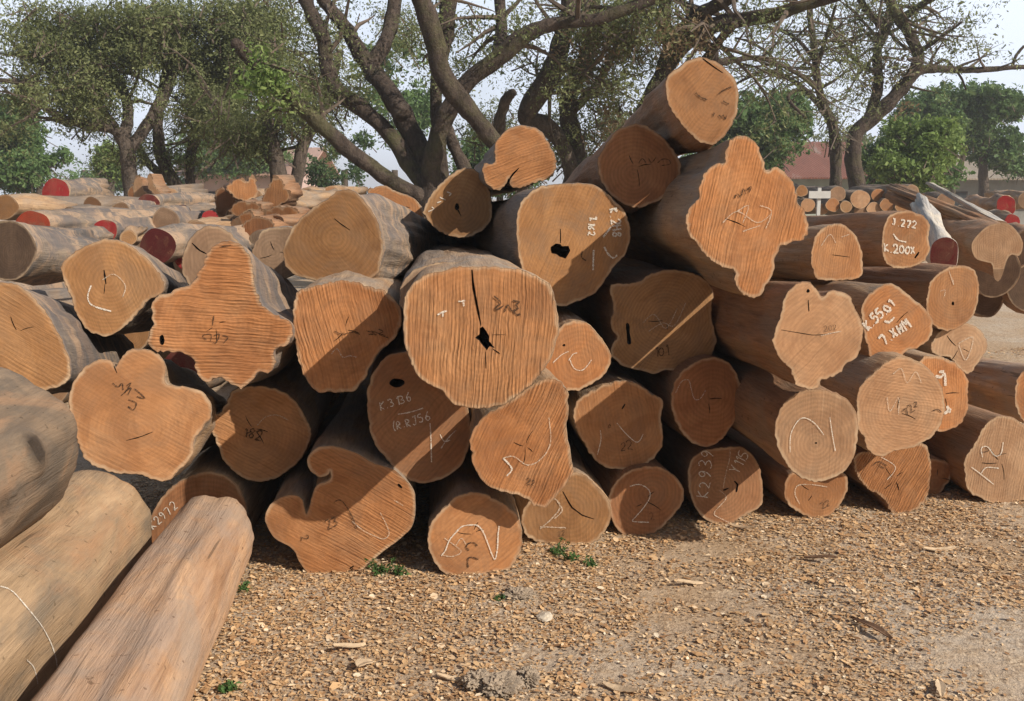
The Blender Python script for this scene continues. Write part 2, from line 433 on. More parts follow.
    for h in holes:
        q_ = [loc2(q) for q in h]; q_ = resample(catmull(q_, 3), 22) if len(h) < 11 else resample(np.array(q_), 40)
        hl.append(q_+np.array([[mnoise.noise(Vector((x*90, y*90, seed)))*.0022, mnoise.noise(Vector((x*90, y*90, seed+9)))*.0022] for x, y in q_]))
    if group == 'logs in the front stack' and not cracks and (not holes or pith) and rough:      # fine drying checks round the pith
        ppx = pith or (cx, cy); a0 = rnd.uniform(0, 6.28)
        if not any(math.hypot(hx-ppx[0], hy-ppx[1]) < 14 for h in holes for hx, hy in h):
            for ci in range(rnd.randint(2, 4)):
                aa = a0+ci*rnd.uniform(1.3, 1.9); r0, r1 = rnd.uniform(2, 5), rnd.uniform(9, 20)
                cracks = tuple(cracks)+(([(ppx[0]+math.cos(aa+k*.06)*(r0+(r1-r0)*k/3), ppx[1]+math.sin(aa+k*.06)*(r0+(r1-r0)*k/3)) for k in range(4)], .75),)
    for pts_, w_ in cracks: hl.append(np.array([loc2(q) for q in sliver(pts_, w_)]))
    mn, mx = base.min(0), base.max(0)
    gx = np.arange(mn[0], mx[0], grid); gy = np.arange(mn[1], mx[1], grid)
    gp = np.array([(x+rnd.uniform(-.3, .3)*grid, y+rnd.uniform(-.3, .3)*grid) for x in gx for y in gy])
    if len(gp):
        k = inside(gp, base); gp = gp[k]; gp = gp[segdist(gp, base) > grid*.45]
        for h in hl: gp = gp[~inside(gp, h)]; gp = gp[segdist(gp, h) > grid*.3]
    inner = []
    V2 = [Vector(q) for q in base]; E = [(i, (i+1) % n) for i in range(n)]
    for h in hl:
        b0 = len(V2); V2 += [Vector(q) for q in h]; E += [(b0+i, b0+(i+1) % len(h)) for i in range(len(h))]
    V2 += [Vector(q) for q in gp]
    ov, oe, of, *_ = delaunay_2d_cdt(V2, E, [], 0, 1e-6)
    ov = np.array([tuple(v) for v in ov]); of = [tuple(f) for f in of]
    cent = np.array([ov[list(f)].mean(0) for f in of]); keep = inside(cent, base)
    for h in hl: keep &= ~inside(cent, h)
    of = [f for f, k in zip(of, keep) if k]
    rim = segdist(ov, base)
    amp = .0025*min(1, ridge+.3)
    fv = []
    for i, q in enumerate(ov):
        dz = mnoise.noise(Vector((q[0]*9, seed*2.2, q[1]*9)))*amp if rim[i] > 1e-5 else 0
        for h in hl: pass
        fv.append((q[0], q@G+dz, q[1]))
    fm = [0]*len(of); rimv = list(rim)
    for h in hl:
        b0 = len(fv); m = len(h); hc = h.mean(0)
        for dd, kk in ((-.001, 1), (.05, .9), (.14, .7)):
            for q in h:
                qq = hc+(q-hc)*kk; fv.append((qq[0], q@G+dd, qq[1])); rimv.append(.1)
        for r in range(2):
            for i in range(m): of.append((b0+r*m+i, b0+r*m+(i+1) % m, b0+(r+1)*m+(i+1) % m, b0+(r+1)*m+i)); fm.append(1)
        of.append(tuple(b0+2*m+i for i in range(m))); fm.append(1)
    pc = loc2(pith) if pith else tuple(cen+np.array([rnd.uniform(-.04, .04), rnd.uniform(-.04, .04)]))
    # orient the end towards the viewer side (-y)
    of2 = []
    for f, m in zip(of, fm):
        if m == 0:
            a_, b_, c_ = (np.array(fv[k]) for k in f[:3])
            if np.cross(b_-a_, c_-a_)[1] > 0: f = f[::-1]
        of2.append(f)
    fo = mesh_obj('cut_end', fv, of2, [face_material(seed, math.radians(ang), ridge, tone, grime, pc), M_dark], body, smooth=False, fmat=fm, attrs={'rim': ('POINT', rimv)})
    for nm, sts, mt, wd in (('painted_writing', chalk, M_chalk, wc), ('chalk_mark', faint, M_faint, wf), ('ink_number', ink, M_ink, wi)):
        for s_ in sts:
            flat = text_strokes(*s_) if isinstance(s_[0], str) else [s_]
            nm_ = nm if isinstance(s_[0], str) else {'painted_writing': 'painted_stroke', 'chalk_mark': 'chalk_mark', 'ink_number': 'ink_stroke'}[nm]
            vs, fs = ribbon(flat, 0, c, U, V, Aw, wd, p, nrm, seed)
            vs = [(x, x*G[0]+z*G[1]-.0042, z) for x, y, z in vs]
            mesh_obj(nm_, vs, fs, mt, body)
    return body

def ell(cx, cy, rx, ry, seed=0, n=12, j=.08):
    r = random.Random(seed*7+1); return [(cx+rx*math.cos(t)*(1+r.uniform(-j, j)), cy+ry*math.sin(t)*(1+r.uniform(-j, j))) for t in [2*math.pi*i/n for i in range(n)]]

#SECTION GROUND
# ------------------------------------------------------------------ ground
def vnoise(x, y, s, seed=0):
    return np.array([mnoise.fractal(Vector((a*s+seed, b*s-seed, seed*1.7)), 1.0, 2.0, 3) for a, b in zip(x, y)])
def ground_material():
    s = NT('leaf_littered_earth'); oc = s.tc.outputs['Object']
    n1 = s.noise(oc, .9, 5, .6, .4); n2 = s.noise(oc, 14, 6, .7); n3 = s.noise(oc, 70, 4, .7)
    base = s.ramp(n1, [(.38, (.42, .30, .19)), (.62, (.48, .40, .31))])
    v = s.n('ShaderNodeTexVoronoi'); s.l(oc, v.inputs['Vector']); v.inputs['Scale'].default_value = 75
    hs = s.n('ShaderNodeSeparateColor'); s.l(v.outputs['Color'], hs.inputs[0])
    chips = s.ramp(hs.outputs[0], [(.1, (.19, .12, .065)), (.5, (.40, .28, .17)), (.9, (.60, .47, .32))])
    base = s.mix(s.ramp(n2, [(.42, 0), (.6, .7)]), base, chips)
    base = s.mix(.5, base, s.ramp(n3, [(.3, .55), (.65, 1.15)]), 'MULTIPLY')
    nr = s.bump(n2, .7, .03); nr = s.bump(n3, .8, .008, nr)
    return s.done(base, nr, .95)
M_ground = ground_material()
def make_ground():
    xs = np.unique(np.r_[np.linspace(-400, -12, 14), np.linspace(-12, 14, 130), np.linspace(14, 400, 14)])
    ys = np.unique(np.r_[np.linspace(-60, 1, 8), np.linspace(1, 14, 110), np.linspace(14, 60, 14), np.linspace(60, 1200, 8)])
    X, Yg = np.meshgrid(xs, ys); x = X.ravel(); y = Yg.ravel()
    z = .022*vnoise(x, y, .9, 3)+.008*vnoise(x, y, 4, 9)
    near = np.clip(1-(np.hypot(x-1, y-4)-9)/10, 0, 1); z = z*near-.004
    nx = len(xs); f = [(j*nx+i, j*nx+i+1, (j+1)*nx+i+1, (j+1)*nx+i) for j in range(len(ys)-1) for i in range(nx-1)]
    o = mesh_obj('ground', np.stack([x, y, z], 1), f, M_ground, smooth=True); tag(o, kind='structure')
make_ground()

def leaf_mesh(name, pos, size, nrm_up, cols_attr, mat, parent=None, seed=0, aspect=.42, fold=.25, spread=.6, hexa=False):
    """many folded leaf-shaped pieces in one mesh; pos Nx3, size N"""
    rg = np.random.default_rng(seed); n = len(pos)
    d = rg.normal(size=(n, 3)); up = np.array([0, 0, 1.0])
    nn = d*spread+up*nrm_up; nn /= np.linalg.norm(nn, axis=1)[:, None]
    t = np.cross(nn, rg.normal(size=(n, 3))); t /= np.linalg.norm(t, axis=1)[:, None]+1e-9
    b = np.cross(nn, t); s = size[:, None]
    asp = (aspect*rg.uniform(.6, 1.4, n))[:, None]; up_ = nn*s*fold*.3
    c0 = pos-t*s*.5; c3 = pos+t*s*.5
    cs = [c0, pos-t*s*.2+b*s*asp*.5+up_, pos+t*s*.22+b*s*asp*.42+up_*.8, c3, pos+t*s*.2-b*s*asp*.46+up_, pos-t*s*.24-b*s*asp*.42+up_*.7]
    if hexa:
        V = np.stack(cs, 1).reshape(-1, 3); tri = [0, 4, 5, 0, 3, 4, 0, 1, 3, 1, 2, 3][::1]; nv = 6
    else:
        V = np.stack([c0, cs[1], c3, cs[4]], 1).reshape(-1, 3); tri = [0, 3, 2, 0, 2, 1]; nv = 4
    tri = np.array(tri, np.int32)[::-1]; nt_ = len(tri)//3
    me = bpy.data.meshes.new(name); me.vertices.add(nv*n); me.vertices.foreach_set('co', V.astype(np.float32).ravel())
    F_ = ((np.arange(n)*nv)[:, None]+tri[None, :]).ravel()
    me.loops.add(len(F_)); me.loops.foreach_set('vertex_index', F_.astype(np.int32))
    me.polygons.add(nt_*n); me.polygons.foreach_set('loop_start', np.arange(0, len(F_), 3, dtype=np.int32))
    me.update(calc_edges=True)
    a = me.attributes.new('tint', 'FLOAT', 'FACE'); a.data.foreach_set('value', np.repeat(cols_attr, nt_).astype(np.float32))
    me.materials.append(mat)
    o = bpy.data.objects.new(name, me); C.objects.link(o)
    if parent: o.parent = parent
    return o

def litter_material():
    s = NT('dry_leaf_litter'); t = s.attr('tint')
    base = s.ramp(t, [(0, (.24, .135, .07)), (.25, (.34, .19, .09)), (.55, (.52, .34, .175)), (.8, (.62, .46, .29)), (1, (.72, .62, .46))])
    return s.done(base, None, .75)
M_litter = litter_material()
def make_litter():
    rg = np.random.default_rng(4); N = 680000
    y = 1.7+rg.random(N)**1.25*8.5; x = -2.2+rg.random(N)*(8.6)
    k = np.abs(x-.3) < .62*y+1.2; x, y = x[k], y[k]
    d = vnoise(x, y, 1.1, 5)+.5*vnoise(x, y, 5, 8)
    # bare earthy patch in the middle foreground, greyer ground to the right
    d -= .55*np.exp(-(((x-.1)/.42)**2+((y-3.1)/.33)**2)); d -= .42*np.exp(-(((x-2.1)/1.1)**2+((y-3.3)/.8)**2)); d += .35*np.exp(-(((x+.7)/.5)**2+((y-3.3)/.7)**2))
    d -= .5*(x > 2.8+.3*y*.2)
    k = rg.random(len(x)) < 1/(1+np.exp(-(d+.22)*6)); x, y = x[k], y[k]; n = len(x)
    z = .022*vnoise(x, y, .9, 3)+.008*vnoise(x, y, 4, 9)-.004+rg.random(n)**2*.008+.003
    size = np.exp(rg.normal(-4.35, .42, n)); tint = np.clip(rg.normal(.5, .21, n), 0, 1)
    o = leaf_mesh('leaf_litter', np.stack([x, y, z], 1), size, 1.0, tint, M_litter, None, 1, .55, .2, .2, True)
    tag(o, 'dry yellow and brown leaves and wood chips strewn over the ground', 'leaf litter', kind='stuff')
make_litter()

# ------------------------------------------------------------------ front stack
#SECTION LOGS
G_ = 'ground'
def P(x0, y0, s, *pts): return [(x0+a/s, y0+b/s) for a, b in pts]
S1 = 3.504

log([(297,293),(308,289),(322,284),(340,280),(354,281),(368,286),(383,290),(394,300),(401,312),(400,328),(391,341),(377,354),(367,374),(354,390),(335,392),(317,391),(308,382),(301,368),(296,345),(293,320)],
    3.95, 'ridged brown log end left of the big round cracked one, half in diagonal shadow', ridge=.9, ang=12, rough=.005,
    ink=[P(300,240,S1,(120,318),(150,330),(180,322),(210,330)), P(300,240,S1,(232,318),(262,326),(240,330),(268,332)), P(300,240,S1,(250,318),(300,335)), P(300,240,S1,(275,312),(292,320),(276,330),(310,342))],
    wi=.004, faint=[P(300,240,S1,(110,400),(130,380),(150,410),(175,405),(200,410))])
log([(400,300),(402,286),(412,272),(430,264),(446,262),(464,266),(480,285),(470,330),(420,345),(408,325)], 3.9,
    'grey topped log barely seen above the big round cracked log end', ridge=.1, side='grey', tone='grey')
log([(404,304),(407,290),(417,281),(426,275),(442,271),(468,266),(485,267),(508,268),(528,272),(543,280),(551,286),(557,311),(558,328),(555,345),(548,363),(538,377),(525,389),(505,403),(485,408),(465,407),(451,401),(440,389),(426,383),(414,368),(407,351),(404,334)],
    3.4, 'largest round ridged log end in the middle, star-shaped hole and long crack to its top', ridge=1.0, ang=-4, rough=.0035, res=150, grid=.014, pith=(482,338),
    holes=[P(300,240,S1,(612,342),(630,330),(628,310),(640,303),(652,318),(662,335),(662,355),(684,378),(664,372),(655,386),(640,370),(628,352))],
    cracks=[(P(300,240,S1,(603,104),(607,160),(618,215),(627,262),(634,300)), 2.3), (P(300,240,S1,(650,392),(652,450)), .9), (P(300,240,S1,(672,332),(722,332)), .7), (P(300,240,S1,(676,382),(700,398)), 1.2)],
    ink=[P(300,240,S1,(678,196),(696,210),(704,222),(690,232),(684,244),(702,238),(712,228)), P(300,240,S1,(716,252),(728,226),(736,240),(744,250)), P(300,240,S1,(744,212),(772,218),(756,226),(764,240),(748,248),(760,262),(772,258))],
    chalk=[P(300,240,S1,(482,262),(500,252),(515,248)), P(300,240,S1,(500,254),(500,268)), P(300,240,S1,(555,215),(578,212)), P(300,240,S1,(572,214),(574,232))], wi=.0065)
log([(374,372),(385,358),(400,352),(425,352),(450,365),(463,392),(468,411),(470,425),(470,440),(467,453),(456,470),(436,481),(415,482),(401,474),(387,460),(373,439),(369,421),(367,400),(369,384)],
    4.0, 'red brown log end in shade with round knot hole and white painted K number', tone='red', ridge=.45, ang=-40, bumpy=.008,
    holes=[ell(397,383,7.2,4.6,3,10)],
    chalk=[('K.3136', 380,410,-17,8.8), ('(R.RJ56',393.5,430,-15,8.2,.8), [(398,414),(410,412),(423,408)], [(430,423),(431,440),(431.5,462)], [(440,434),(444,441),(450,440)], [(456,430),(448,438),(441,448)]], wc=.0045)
log([(546,379),(564,384),(568,404),(567,430),(570,456),(573,473),(557,495),(546,507),(535,505),(521,496),(507,493),(486,484),(475,470),(471,453),(471,435),(480,420),(497,408),(515,398),(528,388)],
    3.8, 'ridged sunlit log end with pointed bottom, just right of the K number log', ridge=1.05, ang=-24, rough=.005,
    chalk=[P(240,400,2.85,(750,165),(775,195),(760,215))], faint=[P(240,400,2.85,(750,165),(780,160),(820,185),(860,165),(885,120),(880,50))],
    ink=[('22', 526,484,12,6)], wi=.004)
log([(452,500),(460,495),(470,493),(482,493),(495,499),(508,507),(518,517),(522,533),(520,552),(511,567),(498,572),(486,574),(472,575),(458,577),(443,572),(433,558),(428,542),(430,526),(437,515),(444,508)],
    G_, 'round sunlit ground log end with large looping white line above a small black 70', ridge=.35, ang=-50, tone='orange', side='tan', grime=.45,
    chalk=[P(425,485,6.606,(108,465),(135,430),(160,365),(205,310),(245,272),(300,262),(345,265),(380,300),(410,370),(440,450),(462,490),(478,420),(482,330),(490,268))],
    faint=[P(425,485,6.606,(130,350),(200,400),(240,440),(180,470),(110,460)), P(425,485,6.606,(270,390),(240,350),(200,400))],
    ink=[P(425,485,6.606,(345,400),(320,378),(285,385),(272,410),(290,430)), P(425,485,6.606,(285,545),(282,500),(290,478),(320,478),(355,490))], wc=.0055, wi=.0065)
log([(305,512),(303,502),(298,496),(286,496),(272,503),(265,516),(268,528),(277,540),(293,549),(301,565),(312,575),(332,575),(352,574),(361,571),(380,554),(398,540),(412,526),(415,505),(412,488),(394,470),(373,463),(356,453),(331,446),(315,449),(307,460),(310,470),(319,477),(328,475),(330,471),(331,478),(326,482),(316,486),(312,498),(309,508),(307,514)],
    G_, 'hook shaped ground log end with two curled lobes at its left, half shaded', ridge=.65, ang=60, res=170, grid=.014, rough=.0015,
    ink=[('2', 300,536,70,7), ('23', 328,530,-30,9), [(334,502),(341,500),(350,512),(357,528)]], faint=[P(240,400,2.85,(400,320),(425,375),(410,395),(380,385),(350,370),(320,345)), P(240,400,2.85,(440,285),(465,300))],
    cracks=[([(353,572),(350,568),(354,566)], 1.5), ([(398,484),(402,488)], 2.2)], wi=.0055)
log([(230,396),(234,390),(248,387),(265,387),(278,390),(294,400),(305,417),(311,434),(305,451),(294,466),(277,477),(260,482),(243,477),(228,466),(221,454),(216,440),(210,428),(210,416),(220,413),(224,407)],
    4.2, 'round log end marked with a black 182, only its upper left sunlit', ridge=.55, ang=62, tone='orange', ink=[('182', 244,437,12,9)], wi=.0065,
    faint=[P(60,340,S1,(690,300),(720,270),(760,262),(800,280))], side='tan')
log([(86,367),(100,360),(111,361),(115,369),(119,361),(128,351),(143,349),(158,354),(166,367),(165,383),(183,387),(200,391),(210,403),(210,417),(200,431),(193,443),(193,454),(183,466),(168,480),(154,480),(140,474),(117,473),(100,468),(86,460),(80,448),(74,428),(69,408),(70,391),(77,377)],
    3.72, 'broad smooth three-lobed log end under the star-shaped one at the left', vp=(300,400), L=1.6, ridge=.35, ang=58, res=150, tone='orange', pith=(140,430),
    ink=[P(60,340,S1,(185,150),(205,165),(218,150),(222,175)), P(60,340,S1,(235,160),(250,150),(228,185)), P(60,340,S1,(215,195),(250,165),(240,190)), P(60,340,S1,(262,170),(300,205),(270,198)), P(60,340,S1,(240,210),(268,220),(258,245),(240,232))],
    cracks=[(P(60,340,S1,(232,352),(280,340),(325,322)), .9), ([(114,366),(117,373)], 1.0)], wi=.005)
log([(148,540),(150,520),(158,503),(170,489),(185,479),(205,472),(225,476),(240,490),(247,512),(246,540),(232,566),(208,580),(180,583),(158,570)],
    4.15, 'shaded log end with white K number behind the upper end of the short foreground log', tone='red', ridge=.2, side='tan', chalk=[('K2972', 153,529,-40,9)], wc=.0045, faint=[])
log([(207,254),(216,244),(231,241),(243,246),(250,257),(254,277),(257,294),(265,308),(280,316),(291,324),(293,334),(285,346),(274,350),(275,363),(268,373),(260,371),(254,377),(243,387),(231,383),(220,377),(206,381),(197,373),(194,360),(183,353),(168,351),(154,351),(148,340),(153,326),(151,308),(157,296),(174,290),(191,283),(201,269)],
    3.82, 'star-shaped log end with pointed top and coarse near level saw ridges at the left', vp=(400,330), L=1.9, ridge=1.15, ang=86, res=170, grid=.014, rough=.005, tone='orange', side='silver', pith=(215,325),
    holes=[ell(162,340,2.6,5,5,9)], ink=[P(60,220,S1,(515,420),(500,405),(530,400),(528,425)), P(60,220,S1,(540,405),(560,400),(548,430),(538,428)), P(60,220,S1,(570,405),(590,410),(575,430)), P(60,220,S1,(540,335),(535,370)), P(60,220,S1,(560,95),(600,88))], wi=.004, grime=.2)
log([(182,270),(185,250),(192,236),(203,228),(215,226),(228,231),(240,245),(246,262),(236,285),(215,298),(195,292)], 4.5,
    'grey brown log end with a crack, right behind the star-shaped one', vp=(330,300), L=1.2, tone='grey', ridge=.1, side='grey', cracks=[([(192,243),(199,250),(207,254)], 1.4)])
log([(61,270),(68,257),(86,246),(103,240),(120,241),(137,250),(154,266),(164,283),(160,294),(148,300),(137,314),(123,328),(106,336),(88,330),(77,314),(71,297)],
    4.3, 'smooth amber log end with a pale curved chalk stroke, second row at the left', vp=(300,335), L=1.5, tone='yellow', ridge=.22, ang=20, side='silver', pith=(108,280),
    chalk=[P(0,160,S1,(320,440),(308,480),(325,510),(390,530))], cracks=[([(104,270),(105,277),(106,284)], 1.8), ([(105,284),(104,294)], .8)], faint=[P(0,160,S1,(360,420),(400,400),(440,440),(430,480))])
log([(-42,290),(-20,284),(0,282),(15,284),(30,294),(45,311),(58,332),(68,355),(70,375),(58,387),(20,392),(-20,385),(-48,345)],
    3.7, 'large curve-edged log end cut off by the left edge of the photo', tone='yellow', ridge=.55, ang=55, side='silver', taper=.95, vp=(300,375), L=1.7)
log([(283,251),(289,234),(297,223),(311,209),(326,200),(337,192),(351,190),(366,203),(377,220),(383,243),(381,260),(377,274),(363,281),(348,283),(326,281),(308,279),(294,274),(286,266)],
    4.6, 'large smooth egg-shaped log end with flaking sunlit bark on its right side', tone='yellow', ridge=.18, ang=40, side='silver', vp=(600,275), L=3, bumpy=.03,
    cracks=[(P(240,160,S1,(330,205),(355,225),(385,245)), .9)])
log([(254,246),(263,231),(277,227),(292,229),(303,245),(303,265),(288,277),(271,280),(258,268),(252,257)], 5.3,
    'dark stained small log end left of the large egg-shaped one', tone='grey', ridge=.1, side='grey', grime=.7)
log([(368,193),(374,188),(380,186),(388,187),(396,192),(411,197),(422,208),(424,222),(415,240),(395,245),(375,235)], 7.4,
    'low rounded log end just above and behind the large egg-shaped one', tone='orange', ridge=.15, side='tan')
log([(424,214),(427,202),(434,191),(448,177),(465,168),(480,173),(489,190),(492,211),(487,226),(470,236),(451,236),(437,229)],
    5.2, 'brown log end with flecks of white paint below the small notched top log', tone='yellow', ridge=.25, ang=-30, side='grey', holes=[ell(457,207,2.2,3.5,1,8)], cracks=[([(457,208),(461,216)], 1.2)],
    chalk=[P(240,160,S1,(660,180),(680,172),(672,165)), P(240,160,S1,(690,150),(705,145)), P(240,160,S1,(700,130),(720,140)), P(240,160,S1,(725,112),(740,118),(732,125))])
log([(496,143),(508,129),(526,126),(540,131),(550,146),(556,163),(551,177),(534,183),(517,188),(510,184),(512,176),(508,180),(503,188),(497,190),(486,183),(483,171),(484,164),(494,163),(495,153)],
    5.0, 'small notched log end with a lip at its lower left, left of the peak', tone='orange', ridge=.8, ang=-70, side='grey', rough=.005, L=3,
    cracks=[([(507,184),(512,175),(519,168)], 1.6)])
log([(518,211),(526,197),(540,187),(563,184),(583,183),(600,188),(614,200),(625,212),(629,226),(630,240),(624,255),(613,268),(597,291),(577,301),(563,306),(548,302),(530,285),(521,265),(517,240)],
    4.55, 'large shaded round log end with a jagged central hole and running down it', tone='yellow', ridge=.4, ang=-24, side='grey', pith=(560,247), res=130, vp=(345,240), grime=.5,
    holes=[P(540,220,S1,(38,95),(55,82),(72,84),(76,92),(100,90),(106,108),(98,122),(90,135),(70,128),(58,120),(40,115))],
    cracks=[([(560.5,229),(560.5,243)], 1.0)],
    chalk=[('K.2H8', 609,209,82,8.5), [(603,237),(607,232),(611,227)], ('1.162', 590,216,98,7.5), [(593.5,250),(593,262),(593,270)], [(604,247),(608,254),(613,258),(617,255)]],
    ink=[P(540,220,S1,(148,108),(145,130),(160,142))], wc=.0075)
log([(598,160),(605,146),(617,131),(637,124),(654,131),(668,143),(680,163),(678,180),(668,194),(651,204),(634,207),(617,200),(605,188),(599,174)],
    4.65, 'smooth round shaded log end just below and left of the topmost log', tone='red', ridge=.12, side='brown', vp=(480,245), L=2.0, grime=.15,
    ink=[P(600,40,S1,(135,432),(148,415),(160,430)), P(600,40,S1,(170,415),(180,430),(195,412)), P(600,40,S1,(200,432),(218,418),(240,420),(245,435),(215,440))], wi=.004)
log([(666,91),(668,77),(680,66),(697,58),(714,61),(728,71),(737,86),(738,100),(734,120),(723,137),(711,144),(697,140),(683,126),(671,108)],
    4.35, 'topmost log end at the peak of the stack with pale rim and black scrawl', tone='orange', ridge=.4, ang=-38, side='brown', vp=(520,225), L=1.9, taper=.95,
    ink=[P(600,40,S1,(335,185),(350,200),(375,210)), P(600,40,S1,(415,190),(435,175),(460,165)), P(600,40,S1,(400,255),(395,270)), P(600,40,S1,(418,262),(425,278)), P(600,40,S1,(430,262),(438,278),(442,265)), P(600,40,S1,(430,215),(450,225))], wi=.007,
    cracks=[(P(600,40,S1,(360,65),(400,95),(430,115)), 1.2)])
log([(686,223),(688,208),(698,200),(700,185),(706,171),(717,164),(725,163),(727,146),(737,137),(748,137),(758,146),(763,162),(766,171),(777,167),(786,174),(794,186),(797,200),(804,209),(808,225),(805,237),(798,240),(781,246),(775,260),(773,274),(765,288),(758,297),(749,297),(740,291),(735,280),(734,270),(723,267),(708,257),(697,243),(689,232)],
    4.1, 'great many-lobed sunlit log end like a clover leaf, below right of the topmost log', tone='orange', ridge=.75, ang=-12, res=170, grid=.015, rough=.005, pith=(745,215),
    ink=[P(600,40,S1,(470,555),(480,538),(490,552)), P(600,40,S1,(495,545),(500,520),(510,540)), P(600,40,S1,(515,525),(530,512),(522,535))], wi=.005, 
    faint=[P(600,40,S1,(480,600),(520,580),(500,640)), P(600,40,S1,(430,640),(480,600),(550,640),(600,610)), P(600,40,S1,(560,580),(600,600),(580,660)), P(600,40,S1,(500,670),(560,650))], cracks=[(P(600,40,S1,(440,625),(480,640),(510,655)), .9)])
log([(610,291),(613,284),(626,284),(640,281),(654,273),(674,270),(694,274),(708,283),(713,294),(711,311),(713,326),(716,343),(708,360),(694,368),(680,371),(666,370),(654,374),(640,370),(623,366),(611,354),(614,343),(617,336),(611,328),(611,318),(614,311),(613,300)],
    4.6, 'wavy-edged shaded log end with a narrow upright slot and a black 101', tone='yellow', ridge=.3, ang=-35, side='brown', grime=.45, pith=(665,320),
    holes=[P(540,220,S1,(301,364),(312,364),(315,400),(320,432),(306,434),(304,400))], ink=[('101', 655,357,-12,9)],
    faint=[P(540,220,S1,(360,360),(400,330),(440,380),(480,310)), P(540,220,S1,(380,390),(430,360),(470,370),(510,290))], wi=.005)
log([(543,357),(551,340),(560,328),(571,321),(586,323),(597,333),(607,347),(611,360),(604,374),(591,384),(574,391),(557,388),(546,377),(540,366)],
    4.3, 'small triangular log end with chalk ticks between the big cracked log and the slotted one', tone='orange', ridge=.25, ang=10,
    chalk=[P(540,220,S1,(45,500),(75,472),(100,460)), P(540,220,S1,(100,492),(115,470),(130,465)), P(540,220,S1,(105,490),(120,520),(150,525),(180,490))], wc=.0035,
    holes=[ell(564,345,1.2,1.2,2,7)])
log([(574,413),(577,401),(589,393),(606,385),(623,381),(637,384),(651,393),(663,401),(661,419),(663,433),(660,450),(647,464),(637,474),(623,470),(606,467),(594,458),(583,441),(576,427)],
    4.45, 'rounded log end with a black 22, lit only at its upper left', tone='orange', ridge=.5, ang=10, rough=.005,
    chalk=[P(570,380,4.38,(205,188),(250,240),(295,272),(320,235)), P(570,380,4.38,(132,220),(135,260),(120,325))], ink=[('22', 620,450,-3,9), ('0', 608,428,0,4)], cracks=[([(622,409),(625,404)], 1.6)], wc=.0035, wi=.004)
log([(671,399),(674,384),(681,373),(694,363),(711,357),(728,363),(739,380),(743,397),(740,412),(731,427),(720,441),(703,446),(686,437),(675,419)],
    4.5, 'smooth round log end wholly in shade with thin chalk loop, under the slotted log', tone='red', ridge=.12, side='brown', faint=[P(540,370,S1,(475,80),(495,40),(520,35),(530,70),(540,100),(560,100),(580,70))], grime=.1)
log([(524,530),(522,515),(530,500),(545,485),(560,476),(574,472),(586,476),(597,487),(608,498),(611,515),(606,530),(591,543),(574,545),(554,544),(540,542),(530,538)],
    G_, 'brown ground log end with a chalk 2 beside the large looping-line log', tone='yellow', ridge=.2, side='tan', faint=[P(540,370,S1,(10,470),(50,450),(70,480),(40,520),(0,555)), P(540,370,S1,(0,548),(90,552)), P(540,370,S1,(60,460),(78,490),(50,520))],
    cracks=[(P(540,370,S1,(80,425),(110,480),(150,510),(190,522)), 1.2)], ink=[('22', 558,536,-10,5)], wf=.006, wi=.003)
log([(610,493),(617,481),(631,470),(651,466),(666,470),(679,481),(684,493),(680,507),(668,521),(657,531),(640,536),(623,534),(614,524),(609,508)],
    G_, 'small round ground log end with one clear white 2 in the bottom row', tone='red', ridge=.3, ang=5, side='brown',
    chalk=[P(570,380,4.38,(262,465),(300,456),(340,475),(350,510),(320,560),(285,600),(275,618),(345,622))], ink=[('2', 650,520,-5,7)], wc=.0045, wi=.003)
log([(688,476),(691,461),(703,451),(720,448),(740,447),(753,456),(760,470),(763,493),(760,506),(740,518),(726,525),(708,521),(697,510),(690,493)],
    G_, 'dark red ground log end with white K2939 written sideways', tone='red', ridge=.1, side='brown', grime=.15,
    chalk=[('K2939', 707,498,-83,11.5,.85), ('Y115', 739,474,-62,9.5)], faint=[P(685,440,7.79,(350,70),(345,150),(320,240),(295,370)), P(685,440,7.79,(265,390),(320,450),(225,565),(280,610),(340,640))],
    cracks=[(P(685,440,7.79,(385,320),(410,345),(400,405)), 2.4), (P(685,440,7.79,(295,392),(340,375)), 1.8)], wc=.0045)
log([(775,428),(781,408),(795,394),(815,389),(835,393),(850,403),(857,417),(858,437),(852,460),(841,474),(821,481),(807,480),(793,471),(781,454),(776,440)],
    3.97, 'big round pale log end with a chalk arch and stroke, under the flower-shaped log', tone='pale', ridge=.2, side='brown', pith=(816,443), grime=.45,
    chalk=[P(770,380,4.03,(80,290),(82,220),(110,165),(140,152),(180,175),(215,220)), P(770,380,4.03,(240,150),(250,220),(262,285))], wc=.0035, holes=[ell(816,443,1,1,3,7)])
log([(785,488),(788,476),(800,470),(820,468),(842,472),(848,485),(841,503),(827,517),(813,518),(795,510),(786,500)],
    G_, 'small ground log end tucked under the big round one with chalk arch, half shaded', tone='orange', ridge=.25, side='brown', faint=[P(770,380,4.03,(120,500),(100,460),(110,425),(160,420),(230,430))], ink=[('22', 822,508,-20,6)], wi=.004, wf=.005)
log([(773,340),(780,317),(784,300),(793,287),(804,281),(814,286),(822,297),(832,291),(847,294),(855,308),(862,323),(862,340),(857,357),(847,364),(841,372),(832,377),(822,380),(820,387),(807,389),(795,383),(791,370),(780,359),(775,348)],
    3.85, 'pale flower-shaped log end with two rounded lobes on top, sticking out of the right half', tone='pale', ridge=.35, ang=-45, side='brown', pith=(816,337), res=150, vp=(440,250),
    holes=[ell(808,291,1.4,1.8,4,8)], cracks=[(P(764,180,S1,(60,525),(120,535),(180,545),(250,535)), .7), (P(764,180,S1,(155,420),(158,460)), .7)],
    faint=[P(764,180,S1,(200,545),(240,535),(270,530))], ink=[('202', 824,332,-10,6)], wi=.0025)
